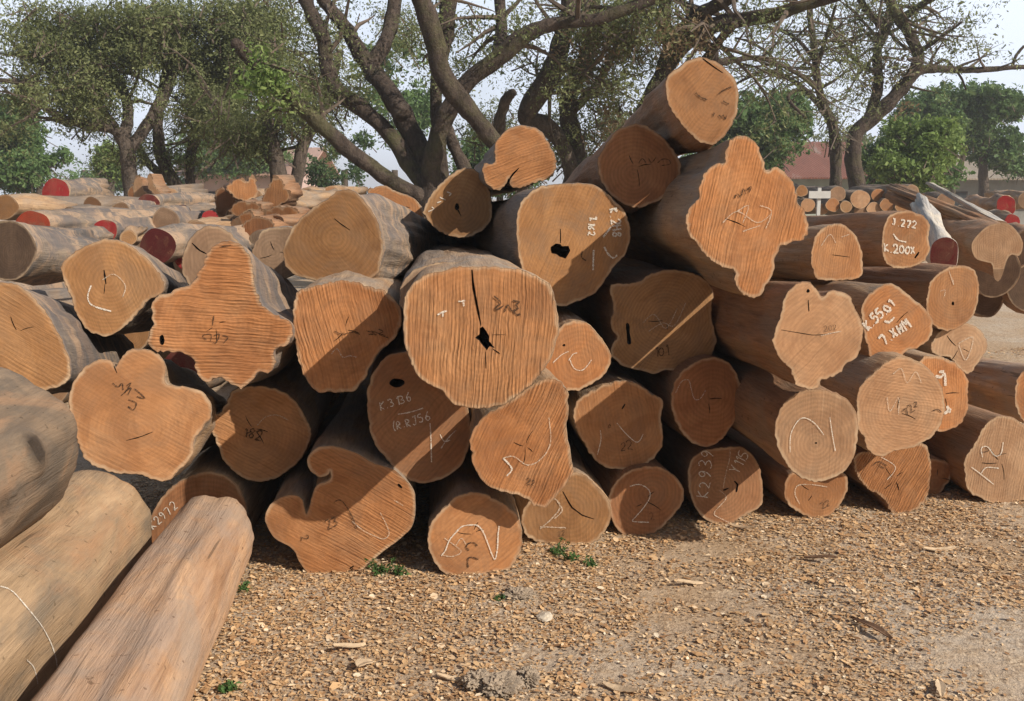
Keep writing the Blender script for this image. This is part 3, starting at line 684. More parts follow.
log([(862,323),(862,308),(870,294),(887,284),(898,286),(907,294),(924,308),(932,320),(932,334),(921,346),(907,351),(898,360),(884,368),(872,363),(867,343)],
    4.7, 'wedge-shaped log end covered by two slanting lines of bold white writing', tone='orange', ridge=.3, ang=-50, side='tan', vp=(440,250),
    chalk=[('K.55.01', 868,331,-44,8.5), ('7.XHM', 884,345,-33,9.5), [(884,321),(889,322),(894,317)]], wc=.0105)
log([(857,403),(861,386),(878,369),(898,357),(915,360),(930,371),(941,386),(945,406),(941,423),(932,437),(915,446),(895,451),(885,455),(875,455),(867,448),(864,437),(858,426)],
    4.5, 'large pale rounded log end right of the chalk arch one, with small black 72', tone='pale', ridge=.3, ang=80, side='tan', grime=.35,
    ink=[('72', 906,416,-35,7), ('2', 914,407,0,5), [(932,411),(937,409),(941,412)]], faint=[P(764,340,S1,(430,200),(440,250),(470,200),(470,260)), P(764,340,S1,(450,120),(480,100),(500,150),(530,110),(550,150))], wi=.005)
log([(924,357),(941,357),(958,366),(968,380),(967,394),(968,408),(961,423),(947,431),(934,430),(922,418),(916,395),(917,372)],
    4.9, 'log end with white paint dabs, half behind the large pale one with black 72', tone='orange', ridge=.4, ang=0, side='tan', chalk=[P(764,340,S1,(600,125),(618,130),(632,118),(634,160)), P(764,340,S1,(640,230),(650,255)), P(764,340,S1,(612,112),(630,110)), P(764,340,S1,(630,258),(655,240))], wc=.012)
log([(854,463),(858,454),(878,450),(901,446),(924,444),(930,460),(931,477),(928,494),(921,506),(907,513),(892,513),(887,503),(881,496),(867,488),(858,477)],
    G_, 'coarsely ridged ground log end tapering to the lower right in the right half', tone='orange', ridge=1.15, ang=-28, rough=.005, side='brown', ink=[P(764,340,S1,(380,440),(400,425),(430,440)), P(764,340,S1,(400,435),(420,450))], wi=.005, chalk=[P(764,340,S1,(410,410),(460,445),(430,490))], wc=.003)
log([(930,460),(944,461),(953,466),(951,477),(944,488),(934,500),(924,500),(922,475)], 5.0, 'small shaded stub right beside the coarsely ridged ground log end', tone='orange', ridge=.2, side='brown')
log([(965,474),(965,460),(975,443),(987,423),(1001,416),(1015,419),(1028,430),(1038,448),(1040,470),(1034,490),(1018,502),(1001,506),(981,498),(968,490)],
    G_, 'big ground log at the right edge with tall chalk signs, its dark flank turned left', tone='pale', ridge=.5, ang=-8, side='brown', vp=(455,235), grime=.35,
    chalk=[P(770,380,4.03,(855,310),(850,275),(875,268),(905,305),(930,295),(938,250)), P(770,380,4.03,(810,350),(850,380),(900,420)), P(770,380,4.03,(850,375),(870,352),(920,355))], wc=.005, ink=[P(770,380,4.03,(850,290),(880,285),(870,270)), P(770,380,4.03,(920,300),(950,295))], wi=.004)
log([(932,343),(941,331),(958,323),(975,326),(985,337),(987,348),(978,363),(968,374),(957,366),(950,357),(940,356),(932,351)],
    5.6, 'pale brown log end with a thin chalk triangle, under the one with a heart hole', tone='pale', ridge=.1, side='tan', faint=[P(860,205,4.12,(405,570),(465,545),(435,640),(405,575))], wf=.006)
log([(927,297),(932,280),(947,268),(964,266),(975,271),(979,286),(977,306),(969,320),(952,330),(938,328),(928,317)],
    5.55, 'rounded log end with small black heart hole just right of the slanting white writing', tone='orange', ridge=.2, side='brown', vp=(450,245), holes=[ell(953,303.5,1.3,2,1,8)], faint=[P(860,205,4.12,(330,355),(350,350),(345,380)), P(860,205,4.12,(365,270),(385,330),(380,300))], L=4.6)
log([(882,240),(884,226),(892,214),(907,211),(923,216),(930,226),(928,238),(930,251),(920,264),(904,268),(890,266),(883,255)],
    5.6, 'long dark-sided log on top at the right, its end with two lines of white writing', tone='orange', ridge=.15, side='brown', vp=(430,244), L=6,
    chalk=[('J.272', 892,225,8,7), [(893,234),(898,240),(906,242)], ('K.200X', 884,252,4,7.5)], wc=.0095, cracks=[([(915,258),(919,252)], 2.5)])
log([(811,257),(815,237),(824,228),(838,224),(852,231),(860,246),(863,262),(860,277),(841,280),(818,279),(813,268)],
    5.3, 'oval log end behind the clover-leaf one, split by a diagonal shadow', tone='orange', ridge=.45, ang=-10, side='tan', vp=(430,250),
    faint=[P(764,180,S1,(200,230),(230,190),(250,220)), P(764,180,S1,(270,200),(300,190))], cracks=[(P(764,180,S1,(240,262),(300,270)), .7)])
log([(1015,394),(1018,378),(1028,368),(1045,368),(1054,390),(1047,415),(1030,426),(1018,412)], 'ground' and 5.75,
    'low log on the ground at the right edge, reddish bark side towards us', tone='orange', ridge=.3, side='pink', vp=(560,300), L=4.5)

# ---- logs lying in front of the stack at the left, running towards the camera
def lying_log(name_label, p_far, p_near, r_far, r_near, tone, seed, squash=1.0, facets=0.0, knots=(), group='foreground logs pointing at the camera', nub=None, segs=64, endtone='grey', roll=0.0, sec=None, slant=(0, 0)):
    A = (Vector(p_near)-Vector(p_far)); L = A.length; A.normalize()
    V = (Vector((0, 0, 1))-A*A.z).normalized(); U = A.cross(V).normalized(); c = Vector(p_far)
    SEC = resample(catmull([(-x, z) for x, z in sec][::-1], 6), segs) if sec else None
    rnd = random.Random(seed); ys = [0, .01, .03, .07, .14]+list(np.arange(.2, 2.2, .03))+list(np.arange(2.2, L, .08))+[L]
    verts, faces = [], []; KN = []
    for y in ys:
        t = y/L; r = r_far+(r_near-r_far)*t
        e = 1-.10*math.exp(-y/.02) if y > 0 else .88
        for i in range(segs):
            a = 2*math.pi*i/segs; d = Vector((math.cos(a), math.sin(a)*squash))
            if SEC is not None: d = Vector(SEC[i])*(1+0*y); a = math.atan2(d.y, d.x)
            q = r*e
            f = abs(math.cos(2.5*(a+roll+.25*y)))        # blunt hewn edges
            q *= 1-facets*(1-f)*.5
            kq = 0
            q += .022*mnoise.noise(Vector((d.x*1.5+seed, y*1.3, d.y*1.5)))*(r/.2)+.009*mnoise.noise(Vector((d.x*5+seed, y*2.5, d.y*5)))+.003*mnoise.noise(Vector((d.x*16+seed, y*5, d.y*16)))
            for (ka, ky, kr, kh) in knots:
                dx = d.x-math.cos(ka); dy = d.y-math.sin(ka)*squash; rr = math.sqrt((dx*dx+dy*dy)*r*r+(y-ky)**2)/kr
                q += kh*(math.exp(-rr*rr)-1.5*math.exp(-rr*rr*7)); kq += min(1, kh/.05)*math.exp(-rr*rr*1.6)
            KN.append(kq); verts.append((d.x*q, y+(d.x*slant[0]+d.y*slant[1])*r*max(0, 1-y/.5), d.y*q))
    for k in range(len(ys)-1):
        for i in range(segs): j = (i+1) % segs; faces.append((k*segs+j, k*segs+i, (k+1)*segs+i, (k+1)*segs+j))
    verts.append((0, .003, 0)); verts.append((0, L, 0)); b = (len(ys)-1)*segs
    for i in range(segs):
        j = (i+1) % segs; faces.append((i, j, len(verts)-2)); faces.append((b+j, b+i, len(verts)-1))
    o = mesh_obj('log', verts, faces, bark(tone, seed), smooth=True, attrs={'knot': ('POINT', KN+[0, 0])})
    o.matrix_world = Matrix(((U.x, A.x, V.x, c.x), (U.y, A.y, V.y, c.y), (U.z, A.z, V.z, c.z), (0, 0, 0, 1)))
    tag(o, name_label, 'log', group)
    for yy, k0, sgn in ((-.003, 0, -1), (L+.003, len(ys)-1, 1)):      # raw sawn ends
        ring0 = [verts[k0*segs+i] for i in range(segs)]; vs = []; rim = []
        ks = [1, .93, .8, .6, .4, .2, .05]
        for k in ks:
            for q in ring0: vs.append((q[0]*k, q[1]*(1 if k0 == 0 else 1)*(k if k0 == 0 else 1)+(yy if k0 == 0 else .003), q[2]*k)); rim.append((1-k)*r_far)
        fs = [(r*segs+i, r*segs+(i+1) % segs, (r+1)*segs+(i+1) % segs, (r+1)*segs+i) for r in range(6) for i in range(segs)]+[tuple(6*segs+i for i in range(segs))]
        mesh_obj('cut_end', vs, fs, face_material(seed+200, .4, .4, 'pale', .4), o, attrs={'rim': ('POINT', rim)})
    return o
lying_log('slim pinkish tan log in the lower left foreground with a ridge along its top', (-1.225, 3.76, .235), (-.755, -.6, .20), .158, .205, 'pink', 11, knots=((1.6, .35, .02, .006), (1.9, .9, .02, .006), (1.5, 1.5, .03, .008)), slant=(-.05, -.1),
    sec=[(1.02, -.1), (.95, .35), (.78, .78), (.45, 1.0), (.1, .98), (-.3, 1.0), (-.66, .93), (-.84, .66), (-.78, .3), (-.98, -.1), (-.95, -.5), (-.55, -.9), (0, -1.0), (.6, -.88), (.92, -.5)])
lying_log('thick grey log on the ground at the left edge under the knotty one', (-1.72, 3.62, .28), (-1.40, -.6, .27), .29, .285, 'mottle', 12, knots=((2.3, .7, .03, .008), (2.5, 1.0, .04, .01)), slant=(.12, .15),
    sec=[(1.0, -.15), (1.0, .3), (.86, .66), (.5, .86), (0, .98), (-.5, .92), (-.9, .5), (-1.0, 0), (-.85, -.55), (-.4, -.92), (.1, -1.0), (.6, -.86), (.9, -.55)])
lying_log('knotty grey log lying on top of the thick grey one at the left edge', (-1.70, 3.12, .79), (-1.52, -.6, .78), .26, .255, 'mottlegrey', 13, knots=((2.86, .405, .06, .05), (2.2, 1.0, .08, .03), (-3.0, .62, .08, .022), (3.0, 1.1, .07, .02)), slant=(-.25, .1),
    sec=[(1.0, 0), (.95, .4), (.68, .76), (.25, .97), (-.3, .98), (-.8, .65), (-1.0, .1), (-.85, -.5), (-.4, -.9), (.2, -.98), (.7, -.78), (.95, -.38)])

def mark_on_ground_log(pts, o, seed, wid=.006):
    """a chalk line drawn over the round flank: each picture point is dropped onto the log's own surface"""
    bpy.context.view_layer.update(); mi = o.matrix_world.inverted(); P = catmull(pts, 10, False); vs, fs = [], []; loc = []
    c0 = mi @ CAM
    for x, y in P:
        r = (mi.to_3x3() @ ray(x, y)).normalized(); ok, h, n, _ = o.ray_cast(c0, r)
        if ok: loc.append(h+n*.003)
    rnd = random.Random(seed)
    for i, q in enumerate(loc):
        d = (loc[min(i+1, len(loc)-1)]-loc[max(i-1, 0)]).normalized(); rad = Vector((q.x, 0, q.z)).normalized(); w = d.cross(rad).normalized()*wid*rnd.uniform(.3, .6)
        vs += [tuple(q-w), tuple(q+w)]
    for i in range(len(loc)-1): fs.append((2*i, 2*i+2, 2*i+3, 2*i+1))
    if fs: mesh_obj('chalk_mark', vs, fs, M_chalk, o)
LYING = [o for o in bpy.data.objects if o.get('group') == 'foreground logs pointing at the camera']
thick = [o for o in LYING if 'thick grey' in o['label'] and 'knotty' not in o['label'][:8]][0]
mark_on_ground_log([(0, 587), (12, 592), (28, 610), (42, 628), (52, 648), (56, 668), (50, 684)], thick, 1)
mark_on_ground_log([(26, 660), (33, 668), (37, 684)], thick, 2, .004)
# ------------------------------------------------------------------ yard stacks behind
def far_log(cx, cy, rx, ry, Y, axis, L, label, tone, side='silver', group='logs of the yard stacks behind', res=30, **k):
    if group == 'logs of the yard stacks behind' and cx < 340 and cx != 32: L *= .68
    return log(ell(cx, cy, rx, ry, int(cx*3+cy), 10, .09), Y, label, group, axis=axis, L=L, tone=tone, side=side, res=res, grid=.07, ridge=.1, rough=0, bumpy=.035, bend=.12, **k)
far_log(56, 192, 14, 13.5, 12.5, (.12, .98, -.01), 1.7, 'red-ended silvery log lying highest at the far left', 'paint')
far_log(32, 226, 17, 15, 9.0, (0.32, .98, 0), 5.2, 'grey log with an orange red end at the left, under the highest red-ended one', 'orangepaint')
far_log(105, 231, 13, 11.5, 9.0, (0.08, .98, 0), 3.5, 'small bright red log end right above the smooth amber one', 'paint')
far_log(80, 240, 12, 9, 8.6, (0.08, .98, 0), 3.0, 'dark red log end in shade left of the small bright red one', 'darkpaint')
far_log(157, 246, 18, 17, 7.6, (0.32, .98, 0), 3.6, 'dark maroon log end standing out between the amber and the star-shaped ones', 'darkpaint')
far_log(185, 252, 12, 17, 7.8, (0.08, .98, 0), 3.4, 'narrow crimson log end right of the dark maroon one', 'paint')
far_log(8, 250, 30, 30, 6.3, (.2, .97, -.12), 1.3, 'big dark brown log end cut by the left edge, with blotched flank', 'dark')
far_log(3, 207, 16, 12, 10.5, (.2, .97, -.06), 1.4, 'pale broken log at the left edge above the big dark brown end', 'yellow', 'tan')
far_log(165, 222, 14, 14, 9.8, (0.08, .98, 0), 3.8, 'striped grey log left of the pale one above the maroon end', 'grey')
far_log(148, 203, 11, 9, 11.8, (0.14, .98, 0), 3.2, 'dark-ended log far back by the leaning trunks', 'darkpaint')
far_log(196, 232, 13, 12, 8.9, (0.20, .98, 0), 3.2, 'cream coloured log just above the star-shaped end', 'pale', 'tan')
far_log(232, 224, 12, 9, 9.5, (0.32, .98, 0), 2.6, 'weathered silver log right of the cream coloured one', 'grey')
far_log(262, 238, 12, 8, 8.2, (0.32, .98, 0), 2.2, 'thin silver log over the dark stained small log end', 'grey')
far_log(216, 207, 10, 8, 11.5, (0.20, .98, 0), 2.6, 'small dark-ended log left of the root chunks', 'grey')
far_log(286, 201, 9.5, 9, 11.5, (0.20, .98, 0), 2.4, 'small round orange log end right of the root chunks', 'orange', 'tan')
far_log(306, 196, 9, 8, 13, (0.20, .98, 0), 2.4, 'pale log lying behind the small round orange end', 'pale', 'tan')
far_log(330, 193, 8, 7, 13.5, (0.08, .98, 0), 2.6, 'farthest pale log left of the big fork-stemmed tree', 'pale', 'tan')
far_log(120, 212, 9, 10, 11, (0.08, .98, 0), 3.0, 'banded silver log running behind the small bright red end', 'grey')
for q in [(70, 216, 10, 9, 9.8, .35, 2.0, 'grey', 'grey', 'short grey log slanting over the orange red end'), (128, 238, 9, 8, 8.4, -.25, 1.2, 'yellow', 'tan', 'short tan butt between the red and maroon ends'),
          (182, 214, 9, 9, 10.4, .5, 1.8, 'darkpaint', 'grey', 'small maroon end above the cream coloured log'), (210, 218, 8, 8, 10.0, -.3, 1.6, 'paint', 'silver', 'small red end left of the root chunks'),
          (92, 205, 9, 8, 11.5, .45, 2.2, 'pale', 'grey', 'pale end beneath the highest red-ended log'),
          (136, 193, 8, 8, 13.0, .3, 2.0, 'red', 'grey', 'brown end beside the highest red-ended log'), (170, 196, 9, 8, 13.2, -.2, 2.0, 'pale', 'silver', 'pale end at the foot of the leaning trunks'),
          (225, 203, 8, 7, 12.5, .4, 2.0, 'grey', 'grey', 'grey end behind the root chunks'), (255, 197, 7, 7, 13.5, .1, 2.0, 'yellow', 'tan', 'small tan end far behind the root chunks'),
          (52, 262, 12, 9, 6.8, .5, 1.2, 'yellow', 'tan', 'short tan piece wedged left of the smooth amber log'), (275, 222, 9, 7, 8.8, .7, 1.3, 'red', 'brown', 'reddish butt right of the root chunks'),
          (22, 202, 9, 8, 11.8, .5, 2.0, 'red', 'grey', 'brown end at the far left above the orange red one')]:
    far_log(q[0], q[1], q[2], q[3], q[4], (q[5], .97, -.02), q[6], q[9], q[7], q[8])
# supporting layers of the yard stack, seen only in the gaps
rs = random.Random(5)
KEEP = {(0, 0, 3): 'deepest log seen in the gap behind the curve-edged one at the left', (0, 1, 1): 'leftmost log of the low row behind the curve-edged one', (0, 1, 2): 'second log of the low row, between the curve-edged and the smooth amber ones',
        (0, 1, 3): 'log in the low row directly behind the smooth amber one', (0, 1, 4): 'log in the low row seen just right of the smooth amber one', (1, 1, 1): 'further low log at the far left edge behind the dark brown end',
        (1, 1, 3): 'further low log seen over the smooth amber one', (1, 1, 7): 'low log seen between the star-shaped and the egg-shaped ends', (2, 2, 5): 'dull log just behind the dark maroon end', (2, 2, 6): 'dull log just behind the cream coloured one',
        (0, 0, 5): 'lowest log seen in the dark gap under the star-shaped end'}
tones = ['grey', 'darkpaint', 'paint', 'pale', 'grey', 'yellow']
for row in range(9):
    Y0 = 7.3+row*.95
    for lay in range(2 if row < 2 else 3):
        x = -.72*Y0*.62-1.6; k = 0
        while x < (-1.9 if row > 1 else -2.6):
            r = rs.uniform(.17, .25); p = Vector((x+r+(.2 if lay % 2 else 0), Y0+rs.uniform(-.35, .35), .23+lay*.39+rs.uniform(-.03, .05))); x += 2*r+.03; k += 1
            a = Vector((.12+rs.uniform(-.1, .14), .98, rs.uniform(-.03, .03))).normalized(); tn = tones[rs.randrange(6)]; sd = rs.choice(['silver', 'silver', 'grey', 'tan'])
            if (row, lay, k) not in KEEP: continue
            d = (p-CAM); cxp = W/2+F*d.x/(d.y*cp-d.z*sp_); cyp = H/2-F*(d.z*cp+d.y*sp_)/(d.y*cp-d.z*sp_); rp = F*r/d.y
            log(ell(cxp, cyp, rp*.95, rp, row*9+lay+k, 10, .07), p.y, KEEP[(row, lay, k)], 'logs packed in the far-left yard stack', axis=a, L=rs.uniform(2.2, 3.4), tone=tn, side=sd, res=26, grid=.09, ridge=.1, rough=0, bumpy=.02)

# splayed root chunks
def slab(label, pts, Y, depth, axis=(.25, .97, 0), tone='orange', seed=0, side='tan'):
    return log(pts, Y, label, 'sawn root chunks in a heap', axis=axis, L=depth*.6, tone=tone, side='brown', ridge=.5, res=70, grid=.05, rough=.012, bumpy=.03)
E = lambda *p: [(110+(680+(a-680)*1.14)/4.655, 165+(200+(b-200)*1.2)/4.655) for a, b in p]
slab('pointed upright root chunk leaning at the right of the heap', E((700,180),(715,140),(740,100),(755,70),(785,90),(800,125),(822,135),(810,170),(770,190),(730,210),(705,205)), 9.4, .5)
slab('root chunk with two horns at the top of the heap', E((560,115),(600,90),(625,85),(645,100),(660,68),(678,80),(680,120),(695,150),(650,170),(610,165),(575,145)), 9.9, .45, (-.3, .95, 0))
slab('flat notched root chunk in the middle of the heap', E((570,210),(600,180),(660,175),(700,190),(690,215),(650,210),(620,235),(590,225)), 9.2, .5)
slab('low dark root chunk at the front of the heap', E((610,290),(640,250),(690,235),(740,245),(760,280),(740,310),(680,315),(630,310)), 8.6, .6, tone='red')
slab('ragged root chunk with bright edge at the left of the heap', E((575,260),(600,235),(640,215),(665,215),(670,240),(630,270),(600,280)), 9.0, .4)
slab('broad root chunk under the pointed one', E((690,225),(740,200),(800,195),(850,205),(850,240),(790,240),(740,240)), 9.1, .5)
slab('thick broken slab standing in the shadow left of the root heap', E((512,150),(530,125),(560,130),(600,160),(600,190),(565,215),(560,250),(520,240),(515,200)), 10.2, .5, tone='red', side='brown')
slab('small chunk propped far back by the leaning trunks', E((178,110),(195,75),(215,90),(222,130),(260,150),(250,180),(190,170)), 12.5, .4, tone='pale')
slab('pale splintered chunk behind the striped logs', E((235,80),(250,65),(265,110),(300,150),(320,185),(290,190),(260,150),(240,120)), 12.3, .4, tone='pale')

# right: stacks and split timber
far_log(944, 255, 15, 19, 7.2, (.30, .93, .17), 2.3, 'red-ended white log leaning away, beside the long dark-sided one', 'darkpaint', 'white', taper=.6)
far_log(1006, 206, 10, 10, 11, (0.30, .97, 0), 3.0, 'tan log with a bright red end near the right edge', 'paint', 'pink')
far_log(1012, 222, 7.5, 8, 10, (0.20, .97, 0), 2.2, 'smaller scarlet log end below the tan red-ended one', 'paint', 'tan')
far_log(1022, 232, 6, 6, 9.6, (0.30, .97, 0), 2.0, 'red log end half out of the photo at the right edge', 'paint', 'tan')
far_log(1030, 200, 12, 9, 13, (0.30, .97, 0), 2.5, 'grey log end at the right edge beside the tan red-ended one', 'grey', 'tan')
R = lambda *p: [(900+a/4.673, 170+b/4.673) for a, b in p]
def timber(label, pts, Y, axis, L, tone='orange', side='brown'):
    return log(pts, Y, label, 'split timber at the right', axis=axis, L=L, tone=tone, side=side, ridge=.3, res=50, grid=.05, rough=0, bumpy=.02)
timber('upper split beam sloping down to the right, pale edged', R((400,258),(440,250),(480,250),(490,270),(455,285),(410,285)), 8.2, (-.02, .97, .16), 2.2, 'paint', 'brown')
timber('second split beam just under the pale edged one', R((380,262),(410,260),(420,290),(400,320),(370,300)), 8.4, (.0, .97, .14), 2.2, 'orange', 'brown')
timber('pale plank-like split beam with splintered upper end', R((450,235),(490,240),(500,250),(470,252)), 8.6, (.05, .97, .2), 1.8, 'pale', 'white')
timber('hollow fluted log end with a torn hanging strip', R((335,345),(375,290),(410,262),(450,250),(505,250),(545,285),(575,340),(560,400),(520,395),(500,420),(482,480),(462,520),(440,505),(430,440),(400,430),(350,410)), 7.6, (.12, .97, 0), 1.4, 'pale', 'brown')
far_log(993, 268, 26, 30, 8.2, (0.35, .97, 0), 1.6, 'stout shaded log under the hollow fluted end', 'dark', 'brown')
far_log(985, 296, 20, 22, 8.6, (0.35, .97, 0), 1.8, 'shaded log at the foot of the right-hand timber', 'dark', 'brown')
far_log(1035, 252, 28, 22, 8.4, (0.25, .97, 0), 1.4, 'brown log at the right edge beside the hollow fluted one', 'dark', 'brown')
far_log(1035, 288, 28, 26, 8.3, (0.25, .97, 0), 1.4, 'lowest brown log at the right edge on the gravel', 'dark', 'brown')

# far stack of small ends in front of the houses
rs = random.Random(8)
spots = [(802,191,6),(838,194,8),(860,199,9.5),(879,196,7.5),(897,194,9.5),(912,192,7.5),(808,205,7),(833,205,7),(846,207,6),(862,211,8),(874,209,7),(887,205,7),(903,207,7.5),(946,201,9),(822,209,6)]
names = ['left of the white board sign', 'right of the white board sign', 'orange, under the half-bare tree', 'second right of the half-bare tree', 'largest, pale, right of the half-bare tree', 'at the top beside the white log', 'low, under the white board', 'low, just right of the sign post', 'smallest, low, between sign and half-bare tree',
         'low, below the orange one under the half-bare tree', 'low, in the dip right of the half-bare tree', 'low and dark, third right of the half-bare tree', 'low, left of the leaning white log', 'alone beyond the leaning white log', 'low, behind the sign post']
for i, ((x, y, r), nm_) in enumerate(zip(spots, names)):
    far_log(x, y, r*1.02, r*.95, 20+rs.uniform(-.25, .25), (rs.uniform(-.15, .1), .97, 0), 2.5, 'small log end of the far stack, '+nm_, ['pale', 'grey', 'yellow', 'orange'][(i*7+2) % 4], 'grey', 'small ends in the far stack before the houses', res=22)

def box(v, f, x0, x1, y0, y1, z0, z1):
    b = len(v); v += [(x, y, z) for z in (z0, z1) for y in (y0, y1) for x in (x0, x1)]
    f += [tuple(b+k for k in q) for q in ((0, 2, 3, 1), (4, 5, 7, 6), (0, 1, 5, 4), (2, 6, 7, 3), (0, 4, 6, 2), (1, 3, 7, 5))]
def box_obj(name, mat, parent, *bs):
    v, f = [], []
    for b in bs: box(v, f, *b)
    return mesh_obj(name, v, f, mat, parent)
M_white = simple('white_paint', (.5, .5, .48), .6, .08, 8, .1)  # white greyed down, the shade on the sign is in the colour
# white board sign
p = at(819, 195, 17.5); s = empty('board_sign', (p.x, p.y, 0)); tag(s, 'plain white board sign on a white post by the far log stack', 'sign')
box_obj('post', M_white, s, (-.03, .03, -.03, .03, 0, p.z+.13)); box_obj('board', M_white, s, (-.20, .19, -.065, -.033, p.z-.06, p.z+.07))

# ------------------------------------------------------------------ houses
def corrugated(name, col, var=.3):
    s = NT(name); oc = s.tc.outputs['Object']
    w = s.n('ShaderNodeTexWave', wave_type='BANDS', bands_direction='X'); s.l(oc, w.inputs['Vector']); w.inputs['Scale'].default_value = 4
    n = s.noise(s.mapping(oc, scale=(1, .3, .3)), 1.1, 6, .7, .5)
    base = s.ramp(n, [(.3, mul(col, 1-var)), (.55, col), (.75, (.30, .26, .23))])
    return s.done(base, s.bump(w.outputs['Fac'], .7, .03), .6)
M_roof = corrugated('rusty_corrugated_iron', (.20, .075, .045)); M_roof2 = corrugated('faded_sheet_roof', (.30, .25, .19)); M_roof3 = corrugated('dusty_pink_roof', (.42, .27, .21))
M_wall = simple('pale_green_plaster', (.36, .40, .34), .9, .15, 1.5); M_wall2 = simple('grey_plaster', (.22, .22, .2), .9, .2, 1.5); M_pinkwall = simple('pinkish_plaster', (.48, .36, .32), .9, .15, 1.2)
M_post = simple('dark_timber', (.06, .045, .035)); M_glass = simple('dark_window', (.03, .035, .04), .2, .2)
def house(label, x, y, w, d, eave, ridge_h, wall, roof, rz=0, wins=3, over=.7):
    h = empty('house', (x, y, 0), rz); tag(h, label, 'house')
    box_obj('wall', wall, h, (-w/2, w/2, 0, d, 0, eave))
    v = []; o_ = over; t = .08
    for z_off in (0, t):
        v += [(-w/2-o_, -o_, eave-.15+z_off), (w/2+o_, -o_, eave-.15+z_off), (w/2+o_, d/2, ridge_h+z_off), (-w/2-o_, d/2, ridge_h+z_off), (w/2+o_, d+o_, eave-.15+z_off), (-w/2-o_, d+o_, eave-.15+z_off)]
    f = [(0, 3, 2, 1), (3, 5, 4, 2), (6, 7, 8, 9), (9, 8, 10, 11), (0, 1, 7, 6), (4, 5, 11, 10), (1, 2, 8, 7), (2, 4, 10, 8), (0, 6, 9, 3), (3, 9, 11, 5)]
    mesh_obj('roof', v, f, roof, h)
    v = [(-w/2+.01, 0.01, eave), (-w/2+.01, d/2, ridge_h-.02), (-w/2+.01, d-.01, eave), (w/2-.01, .01, eave), (w/2-.01, d/2, ridge_h-.02), (w/2-.01, d-.01, eave)]
    mesh_obj('gable', v, [(0, 2, 1), (3, 4, 5)], wall, h)
    for i in range(wins):
        wx = -w/2+(i+.5)*w/wins; fr = box_obj('window', M_post, h, (wx-.55, wx+.55, -.05, -.002, .95, 1.95)); box_obj('pane', M_glass, fr, (wx-.47, wx+.47, -.062, -.052, 1.03, 1.87))
    return h
def house_at(label, px0, px1, py_eave, eave, ridge_h, d, wall, roof, **k):
    Y = (eave-CAMH)*F/(HORIZON-py_eave); x0 = (px0-W/2)/F*Y; x1 = (px1-W/2)/F*Y
    return house(label, (x0+x1)/2, Y, x1-x0, d, eave, ridge_h, wall, roof, **k)
house_at('low house with rusty red corrugated roof and pale green wall, behind the clover-leaf log', 768, 868, 177, 2.7, 4.6, 8, M_wall, M_roof, wins=4)
house_at('long low shed with faded tan roof at the right behind the trees', 905, 1090, 178, 2.7, 4.0, 7, M_wall2, M_roof2, wins=6)
house_at('long pinkish building glimpsed between the trunks at the left', 190, 300, 174, 2.9, 4.4, 9, M_pinkwall, M_roof3, wins=5)

# ------------------------------------------------------------------ trees
def bark_tree(name, a, b, moss=(.12, .13, .045), mf=.5):
    s = NT(name); oc = s.tc.outputs['Object']
    n = s.noise(s.mapping(oc, scale=(6, 6, 2)), 1.2, 7, .7, .8); n2 = s.noise(oc, 22, 5, .7)
    base = s.ramp(n, [(.35, a), (.65, b)]); base = s.mix(.6, base, s.ramp(n2, [(.35, .45), (.65, 1.1)]), 'MULTIPLY')
    base = s.mix(s.ramp(s.noise(oc, .9, 5, .7, .5), [(.5, 0), (.65, mf)]), base, moss)
    return s.done(base, s.bump(n2, .9, .05, s.bump(n, .8, .08)), .95)
M_tbark = bark_tree('rain_tree_bark', (.045, .033, .027), (.13, .10, .08)); M_tbark2 = bark_tree('greyed_tree_bark', (.07, .055, .045), (.17, .135, .11), (.14, .12, .07), .4)
M_twig = simple('twig_bark', (.11, .085, .065))
def leaf_material(name, c0, c1, c2):
    s = NT(name); base = s.ramp(s.attr('tint'), [(0, c0), (.5, c1), (1, c2)])
    tr = s.n('ShaderNodeBsdfTranslucent'); s.l(base, tr.inputs[0]); mx = s.n('ShaderNodeMixShader'); mx.inputs[0].default_value = .35
    s.l(s.b.outputs[0], mx.inputs[1]); s.l(tr.outputs[0], mx.inputs[2]); s.l(mx.outputs[0], s.out.inputs[0]); return s.done(base, None, .6)
L_olive = leaf_material('olive_leaves', (.075, .10, .035), (.17, .20, .08), (.28, .30, .14))
L_green = leaf_material('green_leaves', (.05, .10, .03), (.115, .20, .065), (.20, .28, .11))
L_bright = leaf_material('bright_leaves', (.09, .15, .035), (.18, .27, .07), (.28, .36, .12))
L_dark = leaf_material('dark_leaves', (.035, .07, .025), (.07, .125, .045), (.12, .18, .07))
L_dry = leaf_material('dry_hanging_leaves', (.16, .11, .06), (.28, .20, .12), (.20, .19, .09))

